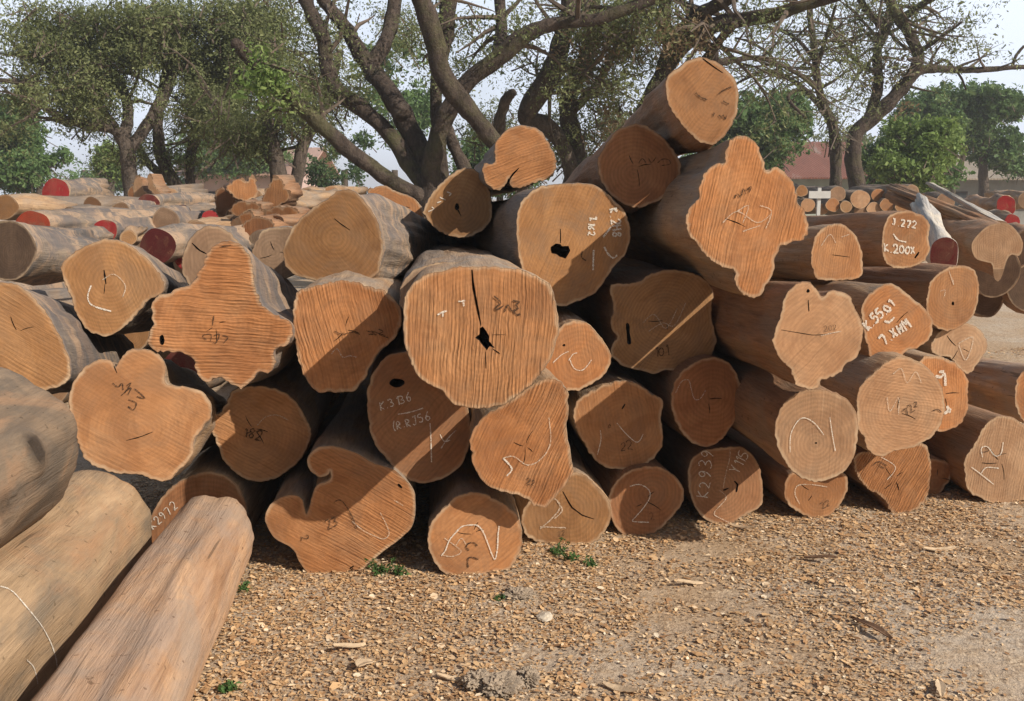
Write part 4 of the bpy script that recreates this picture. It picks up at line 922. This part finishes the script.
class Tubes:
    def __init__(s): s.v = []; s.f = []
    def add(s, P, R, n=8, rough=.12):
        P = np.asarray(P, float); m = len(P); b = len(s.v); u = None
        for i in range(m):
            d = P[min(i+1, m-1)]-P[max(i-1, 0)]; d = d/(np.linalg.norm(d)+1e-9)
            if u is None: u = np.cross(d, [0.3, 1, .2])
            u = u-d*(u@d); u /= np.linalg.norm(u)+1e-9; w = np.cross(d, u)
            for k in range(n):
                a = 2*math.pi*k/n; e = u*math.cos(a)+w*math.sin(a); q = P[i]+e*R[i]
                if rough: q = P[i]+e*R[i]*(1+rough*1.8*mnoise.noise(Vector(q*1.7/max(R[i]*4, .1)))+rough*mnoise.noise(Vector(q*5)))
                s.v.append(tuple(q))
        for i in range(m-1):
            for k in range(n): k2 = (k+1) % n; s.f.append((b+i*n+k, b+i*n+k2, b+(i+1)*n+k2, b+(i+1)*n+k))
        s.f.append(tuple(b+k for k in range(n))[::-1]); s.f.append(tuple(b+(m-1)*n+k for k in range(n)))
def grow(rnd, T, tw, anchors, p, d, L, r, lev, droop=.0, spread=.9):
    """recursive branchlets: tubes into tw, leaf anchors at the fine ends"""
    steps = max(3, int(L/.35)); P = [p]; R = [r]; d = d.normalized()
    for i in range(steps):
        d = (d+Vector((rnd.gauss(0, .17), rnd.gauss(0, .17), rnd.gauss(0, .15)-droop))).normalized(); p = p+d*(L/steps); P.append(p); R.append(r*(1-.8*(i+1)/steps))
        if lev > 0 and i > 0 and rnd.random() < .85:
            e = (d+Vector((rnd.gauss(0, 1), rnd.gauss(0, 1), rnd.gauss(0, .8)))*spread*.7).normalized()
            grow(rnd, T, tw, anchors, p, e, L*rnd.uniform(.38, .62), R[-1]*.7, lev-1, droop, spread)
        if lev <= 1: anchors.append((p, d))
    tw.add([tuple(q) for q in P], R, 5 if lev > 0 else 3, 0)
def pinnate(anchors, per, length, size, rnd, droop=.3, aspect=.4):
    """leaves strung along short drooping stalks at each anchor"""
    rg = np.random.default_rng(rnd.randrange(10**6)); A = np.array([tuple(a[0]) for a in anchors]); n = len(A)
    D = rg.normal(size=(n, 3)); D[:, 2] = D[:, 2]*.4-droop; D /= np.linalg.norm(D, axis=1)[:, None]
    t = rg.random((n, per, 1)); pos = A[:, None, :]+D[:, None, :]*t*length+rg.normal(size=(n, per, 3))*length*.17
    tint = np.clip(np.repeat(rg.normal(.48, .2, n), per)+rg.normal(0, .14, n*per), 0, 1)
    return pos.reshape(-1, 3), size*np.exp(rg.normal(0, .3, n*per)), tint
DENS = 3.0
def blob_anchors(rnd, blobs, Y):
    out = []
    for (px, py, rx, ry, n, *rest) in blobs:
        n = int(n*DENS)
        dY = rest[0] if rest else 0; Yc = Y+dY; c = at(px, py, Yc); a = rx*Yc/F; b = ry*Yc/F; k = 0
        while k < n:
            q = Vector((rnd.uniform(-1, 1), rnd.uniform(-1, 1), rnd.uniform(-1, 1)))
            if q.length > 1: continue
            w = Vector((c.x+q.x*a, c.y+q.y*min(a, 3.5), c.z+q.z*b)); k += 1
            nv = mnoise.noise(w*.55)+.6*mnoise.noise(w*1.5)
            if nv < -.08+.25*(q.length**2): continue
            out.append((w, q))
    return out
def tree(kind, label, Y, limbs, base, mat, leafm, blobs=(), shoots=(), per=12, llen=.35, lsize=.09, droop=.3, seed=1, group=None, aspect=.45, extra=None):
    """limbs: [(dY at start, dY at end, [(px,py,r_px)...])]; base: px of the foot"""
    rnd = random.Random(seed); foot = at(base, HORIZON, Y)
    e = empty(kind, (foot.x, Y, 0)); tag(e, label, 'tree', group); off = Vector((foot.x, Y, 0))
    T = Tubes(); tw = Tubes(); an = []
    for (d0, d1, pts) in limbs:
        P3 = []
        for i, (x, y, r) in enumerate(pts):
            yy = Y+d0+(d1-d0)*i/max(1, len(pts)-1); q = at(x, y, yy)-off; P3.append((q.x, q.y, q.z, r*yy/F))
        S = catmull(P3, 7, False); T.add(S[:, :3], np.maximum(S[:, 3], .01), 12 if S[0, 3] > .1 else 7)
    for sh in shoots:       # (limb index, t0, t1, count, length, up, lev)
        li, t0, t1, cnt, ln, up, lev = sh; d0, d1, pts = limbs[li]
        for _ in range(cnt):
            t = rnd.uniform(t0, t1)*(len(pts)-1); i = min(int(t), len(pts)-2); f = t-i
            x = pts[i][0]*(1-f)+pts[i+1][0]*f; y = pts[i][1]*(1-f)+pts[i+1][1]*f; r = pts[i][2]*(1-f)+pts[i+1][2]*f
            yy = Y+d0+(d1-d0)*t/max(1, len(pts)-1); q = at(x, y, yy)-off
            grow(rnd, T, tw, an, q, Vector((rnd.gauss(0, 1), rnd.gauss(0, .7), up+rnd.gauss(0, .5))), ln*rnd.uniform(.6, 1.2), min(r*yy/F*.5, .05), lev, .02)
    mesh_obj('trunk', T.v, T.f, mat, e, smooth=True)
    if tw.v: mesh_obj('twigs', tw.v, tw.f, M_twig, e)['kind'] = 'stuff'
    ba = [(w-off, q) for w, q in blob_anchors(rnd, blobs, Y)]
    # a few twigs inside the foliage masses
    if ba and limbs:
        tb = Tubes()
        for w, q in ba[::6]: tb.add([tuple(w), tuple(w+Vector((rnd.gauss(0, .25), rnd.gauss(0, .25), -rnd.uniform(.1, .5))))], [.012, .02], 3, 0)
        mesh_obj('branchlets', tb.v, tb.f, M_twig, e)['kind'] = 'stuff'
    al = an+ba
    if al:
        pos, sz, ti = pinnate(al, per, llen, lsize, rnd, droop)
        leaf_mesh('crown', pos, sz, .25, ti, leafm, e, seed, aspect, .2, 1.0)
    if extra:
        m2, bl2, per2, ls2, nm = extra; b2 = [(w-off, q) for w, q in blob_anchors(rnd, bl2, Y)]
        pos, sz, ti = pinnate(b2, per2, llen*1.3, ls2, rnd, .8); leaf_mesh(nm, pos, sz, .1, ti, m2, e, seed+50, aspect, .2, 1.0)
    return e

# the big fork-stemmed tree behind the middle
tree('rain_tree', 'big dark tree with many forking mossy stems right behind the middle of the stack', 16, [
    (0, 0, [(442, 262, 23), (440, 232, 20), (437, 205, 19), (431, 185, 14), (428, 172, 10)]),
    (0, -1.2, [(432, 212, 8), (418, 195, 8), (402, 187, 7.5), (372, 168, 7.5), (338, 141, 7.5), (296, 103, 7), (262, 72, 6.5), (240, 48, 6), (236, 44, 5)]),
    (0, .6, [(434, 215, 9), (427, 190, 9), (410, 165, 8.5), (395, 141, 8), (364, 110, 8), (336, 88, 8), (326, 60, 7), (322, 34, 7), (307, 4, 6.5), (296, -30, 6)]),
    (0, 1.2, [(436, 210, 12), (428, 180, 12), (418, 148, 11), (404, 118, 10.5), (384, 86, 9), (360, 52, 8), (346, 28, 7), (326, 4, 6.5), (308, -30, 6)]),
    (0, 1.5, [(403, 116, 9), (388, 90, 8.5), (372, 70, 7.5), (384, 45, 7), (392, 22, 7), (396, -20, 6)]),
    (0, -.8, [(436, 215, 10), (431, 185, 10), (434, 150, 9.5), (448, 112, 9), (467, 82, 8.5), (498, 58, 8.5), (528, 34, 8), (555, 24, 6.5), (600, 18, 6), (645, 2, 5.5), (690, -20, 5)]),
    (-.6, -1.2, [(506, 160, 6.5), (498, 146, 8), (479, 122, 9), (456, 95, 9.5), (441, 70, 10), (434, 40, 9.5), (425, 10, 10), (412, -30, 9)]),
    (0, .5, [(447, 205, 6), (441, 150, 6), (436, 110, 6), (438, 70, 7), (446, 30, 8), (450, -20, 8)]),
    (-.2, .8, [(496, 62, 6.5), (500, 40, 6), (501, 20, 5.5), (498, -20, 5)]),
    (0, .4, [(470, 178, 7), (455, 150, 6), (445, 120, 5)])],
    442, M_tbark, L_olive,
    blobs=[(300, 20, 90, 50, 260), (420, 15, 80, 30, 90, 1), (530, 25, 60, 35, 110, 1), (345, 100, 60, 40, 70, 2), (610, 20, 60, 30, 90)],
    shoots=[(1, .5, .95, 4, .9, .4, 2), (2, .6, 1, 5, 1.3, .4, 2), (3, .6, 1, 5, 1.3, .4, 2), (5, .5, 1, 9, 1.4, .3, 2), (6, .6, 1, 4, 1.1, .2, 2), (8, .3, 1, 4, 1.1, .5, 2)], per=24, llen=.42, lsize=.052, seed=3,
    extra=(L_bright, [(252, 42, 18, 22, 60, -1), (270, 75, 12, 14, 20, -1)], 16, .09, 'epiphyte_leaves'))
# its right neighbour
tree('rain_tree', 'tree with two thick crossing stems between the forked tree and the stack peak', 18, [
    (0, 0, [(566, 262, 18), (568, 225, 15), (574, 190, 13), (580, 165, 10)]),
    (0, .8, [(572, 200, 11), (578, 165, 10), (572, 130, 9.5), (568, 105, 9), (576, 80, 8.5), (590, 45, 8), (594, 10, 7), (592, -30, 7)]),
    (0, -1, [(576, 190, 8), (565, 150, 8), (545, 125, 9), (526, 118, 9), (535, 98, 10), (550, 76, 10), (560, 45, 9), (568, 20, 8), (571, -25, 8)]),
    (-.5, -1, [(500, 150, 6), (499, 128, 6), (503, 108, 5.5), (508, 97, 5), (514, 92, 3.5)]),
    (-.5, -.5, [(526, 190, 8), (510, 165, 7), (500, 140, 6)]),
    (0, 1, [(574, 110, 5), (600, 80, 4), (615, 50, 3), (620, 20, 2.5), (618, -20, 2)])],
    570, M_tbark2, L_olive,
    blobs=[(600, 60, 70, 45, 380), (560, 130, 60, 40, 240, 1), (640, 110, 40, 60, 300, 2), (490, 130, 40, 30, 90, 3), (660, 20, 60, 30, 140)],
    shoots=[(1, .4, 1, 10, 1.8, .3, 2), (2, .5, 1, 8, 1.8, .3, 2), (5, .1, 1, 12, 1.6, .3, 2)], per=24, llen=.4, lsize=.054, seed=7,
    extra=(L_dry, [(590, 40, 40, 40, 90, -1), (620, 100, 25, 50, 50)], 10, .07, 'hanging_dry_leaves'))
# tree whose long arm reaches over the peak
tree('rain_tree', 'tree right behind the stack peak sending a heavy arm out to the upper right', 17, [
    (0, 0, [(622, 262, 15), (624, 215, 12), (630, 165, 11), (640, 125, 10), (652, 95, 9), (665, 68, 8.5), (671, 45, 8), (664, 20, 7), (668, -20, 7)]),
    (0, -1.5, [(664, 68, 8), (682, 46, 8), (698, 34, 8), (718, 24, 7.5), (747, 19, 7), (778, 14, 6.5), (801, 6, 5.5), (845, -6, 5)]),
    (0, -1, [(668, 50, 7), (690, 22, 7), (712, 8, 6.5), (745, -10, 6)]),
    (0, .5, [(690, 40, 5), (712, 50, 5), (716, 62, 4), (730, 60, 3.5)]),
    (0, -1, [(705, 62, 5), (712, 52, 5), (722, 38, 4), (735, 24, 4)]),
    (.5, 2, [(726, 62, 3), (760, 58, 2.4), (795, 72, 2), (815, 88, 1.8)])],
    622, M_tbark, L_olive,
    blobs=[(700, 10, 60, 25, 150), (780, 10, 60, 25, 110), (650, 60, 30, 40, 80, 2)],
    shoots=[(1, .2, 1, 14, 1.7, .1, 2), (2, .2, 1, 8, 1.5, .3, 2), (3, .2, 1, 4, 1.4, .2, 2), (5, .2, 1, 10, 1.4, .1, 2)], per=10, llen=.35, lsize=.055, seed=9,
    extra=(L_dry, [(660, 18, 35, 22, 60), (690, 30, 40, 20, 40, -1), (612, 30, 20, 30, 30)], 10, .07, 'hanging_dry_leaves'))
# cluster at the left
tree('rain_tree', 'dark leaning tree at the far left with a long crooked low arm reaching left', 22, [
    (0, 0, [(134, 245, 13), (134, 215, 9), (131, 190, 7.5), (129, 165, 7.5), (126, 145, 7.5), (118, 130, 7)]),
    (0, -1, [(126, 142, 5), (112, 129, 5), (90, 126, 4.5), (68, 120, 4), (52, 112, 3.6), (41, 103, 3.5), (35, 88, 3), (18, 82, 2.5), (-10, 80, 2)]),
    (0, .5, [(124, 142, 4.5), (104, 112, 4), (80, 98, 3.4), (60, 88, 3), (40, 60, 2.6), (20, 52, 2)]),
    (0, 1, [(124, 140, 6), (128, 110, 5), (118, 80, 4.5), (95, 50, 4), (80, 20, 3)]),
    (0, 1, [(129, 150, 6), (150, 120, 5.5), (170, 80, 5), (175, 30, 4)])],
    134, M_tbark2, L_olive,
    blobs=[(150, 60, 75, 55, 900), (90, 40, 60, 40, 330), (110, 100, 50, 35, 260), (40, 30, 50, 30, 110), (30, 90, 40, 20, 40)],
    shoots=[(1, .2, 1, 14, 1.7, .2, 2), (2, .2, 1, 12, 1.7, .2, 2), (3, .3, 1, 8, 2, .2, 2)], per=26, llen=.5, lsize=.064, seed=12, group='dark trees at the left')
tree('rain_tree', 'leaning double-stemmed tree behind the striped logs at the left', 23, [
    (0, 0, [(192, 250, 9), (186, 215, 8), (178, 192, 7), (168, 172, 6.5), (160, 150, 6), (158, 120, 5), (165, 80, 4.5), (175, 30, 4)]),
    (.3, .3, [(200, 240, 6), (196, 205, 5.5), (190, 180, 5), (192, 150, 5), (205, 120, 4.5), (225, 95, 4), (250, 70, 3.5)]),
    (0, 1, [(178, 185, 5), (150, 165, 4), (135, 140, 4)])],
    192, M_tbark, L_olive,
    blobs=[(220, 60, 80, 60, 1300), (200, 112, 70, 32, 550), (280, 40, 60, 45, 500), (160, 150, 40, 18, 160)],
    shoots=[(1, .3, 1, 8, 1.8, .2, 2)], per=26, llen=.5, lsize=.064, seed=15, group='dark trees at the left')
tree('rain_tree', 'slender forked tree just left of the long mossy diagonal branch', 21, [
    (0, 0, [(280, 245, 11), (280, 215, 9), (279, 190, 8.5), (278, 168, 8), (273, 145, 6.5), (266, 120, 5.5), (260, 100, 5)]),
    (.3, .5, [(294, 240, 7), (294, 200, 6.5), (298, 170, 6.5), (303, 145, 6), (318, 118, 5), (330, 90, 4), (340, 50, 3.5)]),
    (0, .6, [(277, 168, 5), (262, 150, 4.5), (240, 135, 4), (222, 110, 3.5), (205, 90, 3)])],
    284, M_tbark2, L_olive,
    blobs=[(270, 90, 70, 45, 700), (330, 60, 45, 60, 330), (245, 130, 40, 25, 240), (370, 30, 50, 30, 150)],
    shoots=[(1, .4, 1, 8, 1.6, .2, 2), (2, .4, 1, 6, 1.4, .2, 2)], per=26, llen=.45, lsize=.05, seed=18, group='dark trees at the left')
# bare-armed tree at the right
tree('rain_tree', 'half-bare tree before the houses with a long thin arm pointing to the right edge', 24, [
    (0, 0, [(858, 245, 11), (858, 215, 9.5), (858, 191, 8.5), (853, 158, 7.8), (856, 134, 7.5), (868, 122, 7.5), (887, 104, 7), (902, 88, 6.5), (917, 72, 5), (934, 69, 4), (966, 70, 3.2), (994, 69, 2.6), (1019, 67, 2.2), (1045, 70, 2)]),
    (0, -.8, [(903, 88, 6), (918, 60, 5.5), (910, 36, 5.2), (899, 18, 5), (889, 0, 4.5), (880, -25, 4)]),
    (0, 1, [(866, 126, 5.5), (878, 88, 5), (877, 52, 4.2), (886, 26, 3.8), (894, -8, 3.2)]),
    (0, -1, [(899, 20, 4), (920, 6, 3.6), (942, -8, 3)]),
    (0, .5, [(878, 72, 3), (862, 66, 2.6), (852, 56, 2.3), (838, 40, 2), (830, 20, 1.6), (822, 8, 1.3)]),
    (0, -.6, [(886, 30, 3.6), (868, 12, 3.2), (856, -8, 3)]),
    (0, -1, [(919, 52, 3), (940, 38, 1.8), (962, 22, 1.2)]),
    (0, 0, [(1012, 67, 1.6), (1016, 56, 1.5), (1024, 46, 1.3)]),
    (0, .3, [(932, 68, 2), (945, 60, 1.4), (960, 76, 1.1), (966, 90, .8)])],
    858, M_tbark, L_olive,
    blobs=[(850, 95, 30, 22, 110), (880, 40, 50, 40, 120), (905, 100, 20, 25, 40), (850, 15, 40, 25, 70)],
    shoots=[(0, .55, .95, 8, 1.2, .3, 1), (1, .2, 1, 12, 1.7, .3, 2), (2, .3, 1, 12, 1.7, .3, 2), (4, .1, 1, 14, 1.6, .2, 2), (6, 0, 1, 9, 1.5, .3, 1), (3, .2, 1, 6, 1.6, .3, 2)], per=7, llen=.35, lsize=.07, seed=21,
    extra=(L_dry, [(885, 75, 22, 25, 75), (900, 110, 14, 22, 40), (870, 105, 20, 18, 45)], 10, .1, 'hanging_dry_leaves'))
tree('rain_tree', 'thin twiggy tree left of the half-bare one, spreading fine branches over the roof', 23, [
    (0, 0, [(836, 245, 7), (836, 210, 6), (836, 185, 5.8), (836, 152, 5.5), (833, 127, 5), (823, 104, 4.2), (817, 79, 3.6), (815, 54, 3.3), (811, 25, 3), (808, -15, 2.5)]),
    (0, 1.2, [(833, 125, 3.5), (818, 103, 3.2), (800, 86, 2.6), (782, 75, 2.2), (765, 71, 1.9), (747, 78, 1.5), (736, 84, 1.2)]),
    (0, -1, [(817, 66, 2.6), (824, 44, 2.2), (829, 28, 1.8), (836, 5, 1.4)]),
    (0, -.8, [(800, 88, 2.2), (788, 98, 1.8), (806, 118, 1.5)]),
    (0, .6, [(815, 60, 2.2), (798, 40, 1.8), (780, 30, 1.5), (762, 26, 1.2)]),
    (0, .8, [(782, 75, 1.8), (770, 55, 1.5), (750, 42, 1.2), (735, 38, 1)])],
    836, M_tbark, L_olive,
    blobs=[(835, 105, 18, 16, 60), (790, 50, 60, 35, 60), (836, 135, 10, 14, 30)],
    shoots=[(1, .1, 1, 16, 1.5, .15, 2), (4, 0, 1, 16, 1.6, .1, 2), (5, 0, 1, 14, 1.6, .1, 2), (0, .6, 1, 14, 1.5, .2, 2), (2, .1, 1, 9, 1.2, .3, 2)], per=4, llen=.3, lsize=.06, seed=25)
# leafy crowns
def bushy(kind, label, Y, base, leafm, blobs, per, lsize, seed, trunk=(), group=None, llen=.4):
    return tree(kind, label, Y, list(trunk) or [(0, 0, [(base, 250, 4), (base, 200, 3.5), (base, 170, 3)])], base, M_tbark2, leafm, blobs, (), per, llen, lsize, .1, seed, group, .5)
bushy('broadleaf_tree', 'bright green bushy tree right behind the topmost log', 34, 762, L_green, [(758, 125, 50, 46, 1000), (742, 98, 30, 24, 260), (782, 118, 24, 20, 200), (740, 160, 30, 22, 260)], 14, .15, 31)
bushy('broadleaf_tree', 'spreading flat-crowned green tree at the right edge', 42, 985, L_green, [(960, 112, 62, 26, 850), (1000, 130, 50, 34, 800), (930, 130, 45, 24, 450), (1020, 155, 24, 20, 220)], 14, .17, 33, trunk=[(0, 0, [(984, 240, 6), (984, 190, 5), (983, 160, 4), (990, 130, 3)]), (0, -1, [(948, 215, 3.5), (952, 190, 3.2), (962, 160, 2.6), (968, 135, 2)])])
bushy('broadleaf_tree', 'yellow green bush beside the half-bare tree', 27, 915, L_bright, [(930, 142, 26, 22, 300), (905, 135, 25, 22, 200), (910, 165, 34, 24, 420)], 14, .12, 35)
bushy('broadleaf_tree', 'dark green shrub mass in front of the long shed', 30, 890, L_green, [(890, 158, 28, 30, 520), (925, 172, 32, 17, 300), (875, 170, 14, 22, 120)], 14, .12, 36)
bushy('broadleaf_tree', 'round-crowned deep green tree at the far left edge', 36, 40, L_green, [(22, 130, 34, 34, 700), (20, 165, 32, 26, 500), (48, 150, 18, 24, 220), (30, 105, 18, 18, 130)], 14, .15, 37)
bushy('conifer_shrub', 'light green upright shrub right of the highest red-ended log', 40, 111, L_bright, [(111, 165, 13, 22, 420), (122, 172, 10, 14, 150)], 14, .13, 38)
for i, (x, y, rx, ry, n, Y, m, lb) in enumerate([
    (345, 165, 34, 36, 700, 34, L_dark, 'dark green tree seen under the long mossy branch'),
    (395, 90, 40, 50, 500, 38, L_green, 'pale green crown seen through the fork of the big tree'),
    (500, 165, 40, 30, 420, 32, L_green, 'green shrubbery right of the big forked trunk'),
    (470, 155, 25, 26, 160, 36, L_green, 'small green tree between the forked stems'),
    (610, 150, 40, 40, 420, 34, L_olive, 'olive shrubbery left of the stack peak'),
    (225, 186, 50, 8, 200, 55, L_bright, 'low bright hedge beyond the pinkish building'),
    (85, 180, 50, 9, 300, 60, L_green, 'low line of trees on the horizon at the left'),
    (230, 150, 60, 30, 500, 52, L_green, 'faded green trees above the pinkish building'),
    (700, 170, 90, 22, 500, 60, L_green, 'distant green tree line behind the stack peak'),
    (830, 150, 60, 20, 300, 62, L_olive, 'distant trees above the rusty roof'),
    (960, 172, 80, 14, 400, 70, L_dark, 'dark distant trees behind the tan shed')]):
    bushy('broadleaf_tree', lb, Y, x, m, [(x, y, rx, ry, n), (x+rx*.4, y+ry*.2, rx*.6, ry*.7, n//3)], 13, .0042*Y, 50+i, llen=.012*Y)

# ------------------------------------------------------------------ small things on the ground
M_weed = leaf_material('weed_leaves', (.04, .09, .025), (.08, .16, .045), (.13, .22, .07))
def weed(px, py, h, n, label, seed):
    p = ground_at(px, py); rnd = random.Random(seed); e = empty('weed', (p.x, p.y, 0)); tag(e, label, 'weed', 'weeds at the foot of the stack')
    T = Tubes(); an = []
    for i in range(n):
        a = rnd.uniform(0, 6.28); s = rnd.uniform(.3, 1)*h; q0 = Vector((rnd.gauss(0, h*.3), rnd.gauss(0, h*.3), -.01)); q1 = q0+Vector((math.cos(a)*s*.6, math.sin(a)*s*.6, s))
        T.add([tuple(q0), tuple(q0*.4+q1*.6+Vector((0, 0, s*.1))), tuple(q1)], [.0015, .0012, .001], 4, 0)
        for k in range(7): an.append((q0.lerp(q1, k/6), None))
    mesh_obj('stem', T.v, T.f, M_weed, e); pos, sz, ti = pinnate(an, 4, .02, .017, rnd, 0); leaf_mesh('leaves', pos, sz, .6, ti, M_weed, e, seed, .5, .2, .8)
for i, (x, y, h, n, lb) in enumerate([(556, 553, .06, 10, 'green weed between the looping-line log and the chalk 2 log'), (568, 560, .04, 8, 'low green weed before the brown ground log with a chalk 2'), (381, 572, .09, 7, 'tall thin weed right of the hook shaped log'), (402, 574, .06, 5, 'smaller weed left of the looping-line log'),
                                      (590, 566, .035, 6, 'tiny weed in front of the ground log with a chalk 2'), (500, 600, .03, 8, 'tuft by the pale stone in the middle foreground'), (247, 590, .04, 6, 'weed at the right side of the slim pinkish log'), (228, 690, .03, 6, 'weed at the bottom beside the slim pinkish log')]):
    weed(x, y, h, n, lb, 70+i)
M_stone = simple('pale_stone', (.50, .44, .35), .9, .15, 20, .5, .005); M_clod = simple('grey_clod', (.36, .29, .215), .95, .25, 25, .8, .01)
def rock(kind, px, py, w, h, label, seed, mat, flat=.6):
    p = ground_at(px, py); bm = bmesh.new(); bmesh.ops.create_icosphere(bm, subdivisions=5 if kind == 'earth_clod' else 3, radius=1)
    for v in bm.verts:
        d = 1+.35*mnoise.noise(v.co*1.3+Vector((seed, 0, 0)))+.18*mnoise.noise(v.co*3.5+Vector((seed, 3, 0)))+(.28*mnoise.noise(v.co*6+Vector((seed, 5, 0)))+.16*mnoise.noise(v.co*14+Vector((seed, 7, 0))) if kind == 'earth_clod' else 0); v.co = Vector((v.co.x*d*w/2, v.co.y*d*w*.4, v.co.z*d*h/2))
    me = bpy.data.meshes.new(kind); bm.to_mesh(me); bm.free(); me.materials.append(mat); o = bpy.data.objects.new(kind, me); C.objects.link(o)
    o.location = (p.x, p.y, h*.22); o.rotation_euler = (0, 0, seed); tag(o, label, 'stone' if kind == 'stone' else 'clod'); return o
rock('stone', 545, 618, .07, .025, 'flat pale stone on the litter below the looping-line log', 1, M_stone)
rock('earth_clod', 500, 688, .15, .06, 'large crumbly grey clod at the bottom middle', 3, M_clod)
rock('earth_clod', 478, 684, .10, .06, 'medium grey clod left of the large one', 4, M_clod)
rock('earth_clod', 528, 680, .09, .05, 'lumpy grey clod right of the large one', 5, M_clod)
rock('earth_clod', 520, 597, .13, .045, 'mossy grey mound under the looping-line log', 6, M_clod)
def chip(px, py, w, l, rz, label, seed, mat):
    p = ground_at(px, py); rnd = random.Random(seed); n = 12; v = []; f = []
    prof = [(-l/2+l*i/(n-1)) for i in range(n)]
    for i, x in enumerate(prof):
        t = i/(n-1); ww = w*math.sin(math.pi*min(.97, max(.04, t)))**.5*.5*rnd.uniform(.8, 1.15); z = .012+.012*math.sin(t*3+seed)
        for y, dz in ((-ww, .004), (0, 0), (ww, .006)):
            v += [(x, y, z+dz), (x, y, z+dz-.004)]
    for i in range(n-1):
        b = i*6; c = b+6
        f += [(b, c, c+2, b+2), (b+2, c+2, c+4, b+4), (b+1, b+3, c+3, c+1), (b+3, b+5, c+5, c+3), (b, b+1, c+1, c), (b+4, c+4, c+5, b+5)]
    f += [(0, 2, 3, 1), (2, 4, 5, 3)]; b = (n-1)*6; f += [(b, b+1, b+3, b+2), (b+2, b+3, b+5, b+4)]
    o = mesh_obj('wood_chip', v, f, mat); o.location = (p.x, p.y, 0); o.rotation_euler = (0, 0, rz); tag(o, label, 'wood chip', 'wood chips on the ground')
M_chip = simple('pale_wood_chip', (.50, .38, .25), .85, .2, 30, .4, .004); M_chipd = simple('brown_wood_chip', (.17, .10, .06), .85, .2, 30, .4, .004)
chip(365, 667, .05, .085, 1.1, 'broad cream leaf-like chip on the litter below the hook shaped log', 1, M_chip)
chip(350, 648, .025, .12, .5, 'long brownish chip up and left of the broad cream one', 2, M_chip)
chip(940, 550, .035, .16, .2, 'pale slat-shaped chip at the right below the ridged ground log', 3, M_chip)
chip(742, 528, .03, .15, -.7, 'pale chip lying against the dark red log with sideways writing', 4, M_chip)
chip(820, 560, .025, .14, -.5, 'dark stick-like chip in the open ground at the right', 5, M_chipd)
chip(872, 632, .03, .20, -1.2, 'longest dark chip in the right foreground', 6, M_chipd)
chip(940, 692, .035, .14, 1.2, 'curled pale chip near the lower right corner', 7, M_chip)
chip(690, 585, .025, .12, .3, 'thin pale chip below the shadow of the dark red log', 8, M_chip)
chip(455, 680, .02, .12, -.1, 'thin chip left of the grey clods', 9, M_chip)
chip(620, 690, .03, .13, -.6, 'chip right of the grey clods at the bottom', 10, M_chip)

# ------------------------------------------------------------------ air
def haze():
    v, f = [], []; box(v, f, -420, 420, -90, 1250, -1.2, 26)
    s = NT('haze_air'); s.t.nodes.remove(s.b); pv = s.n('ShaderNodeVolumePrincipled'); pv.inputs['Density'].default_value = .0016
    pv.inputs['Color'].default_value = (.96, .98, 1, 1); pv.inputs['Anisotropy'].default_value = .2; s.l(pv.outputs[0], s.out.inputs['Volume'])
    o = mesh_obj('haze', v, f, s.m); tag(o, kind='stuff')
haze()
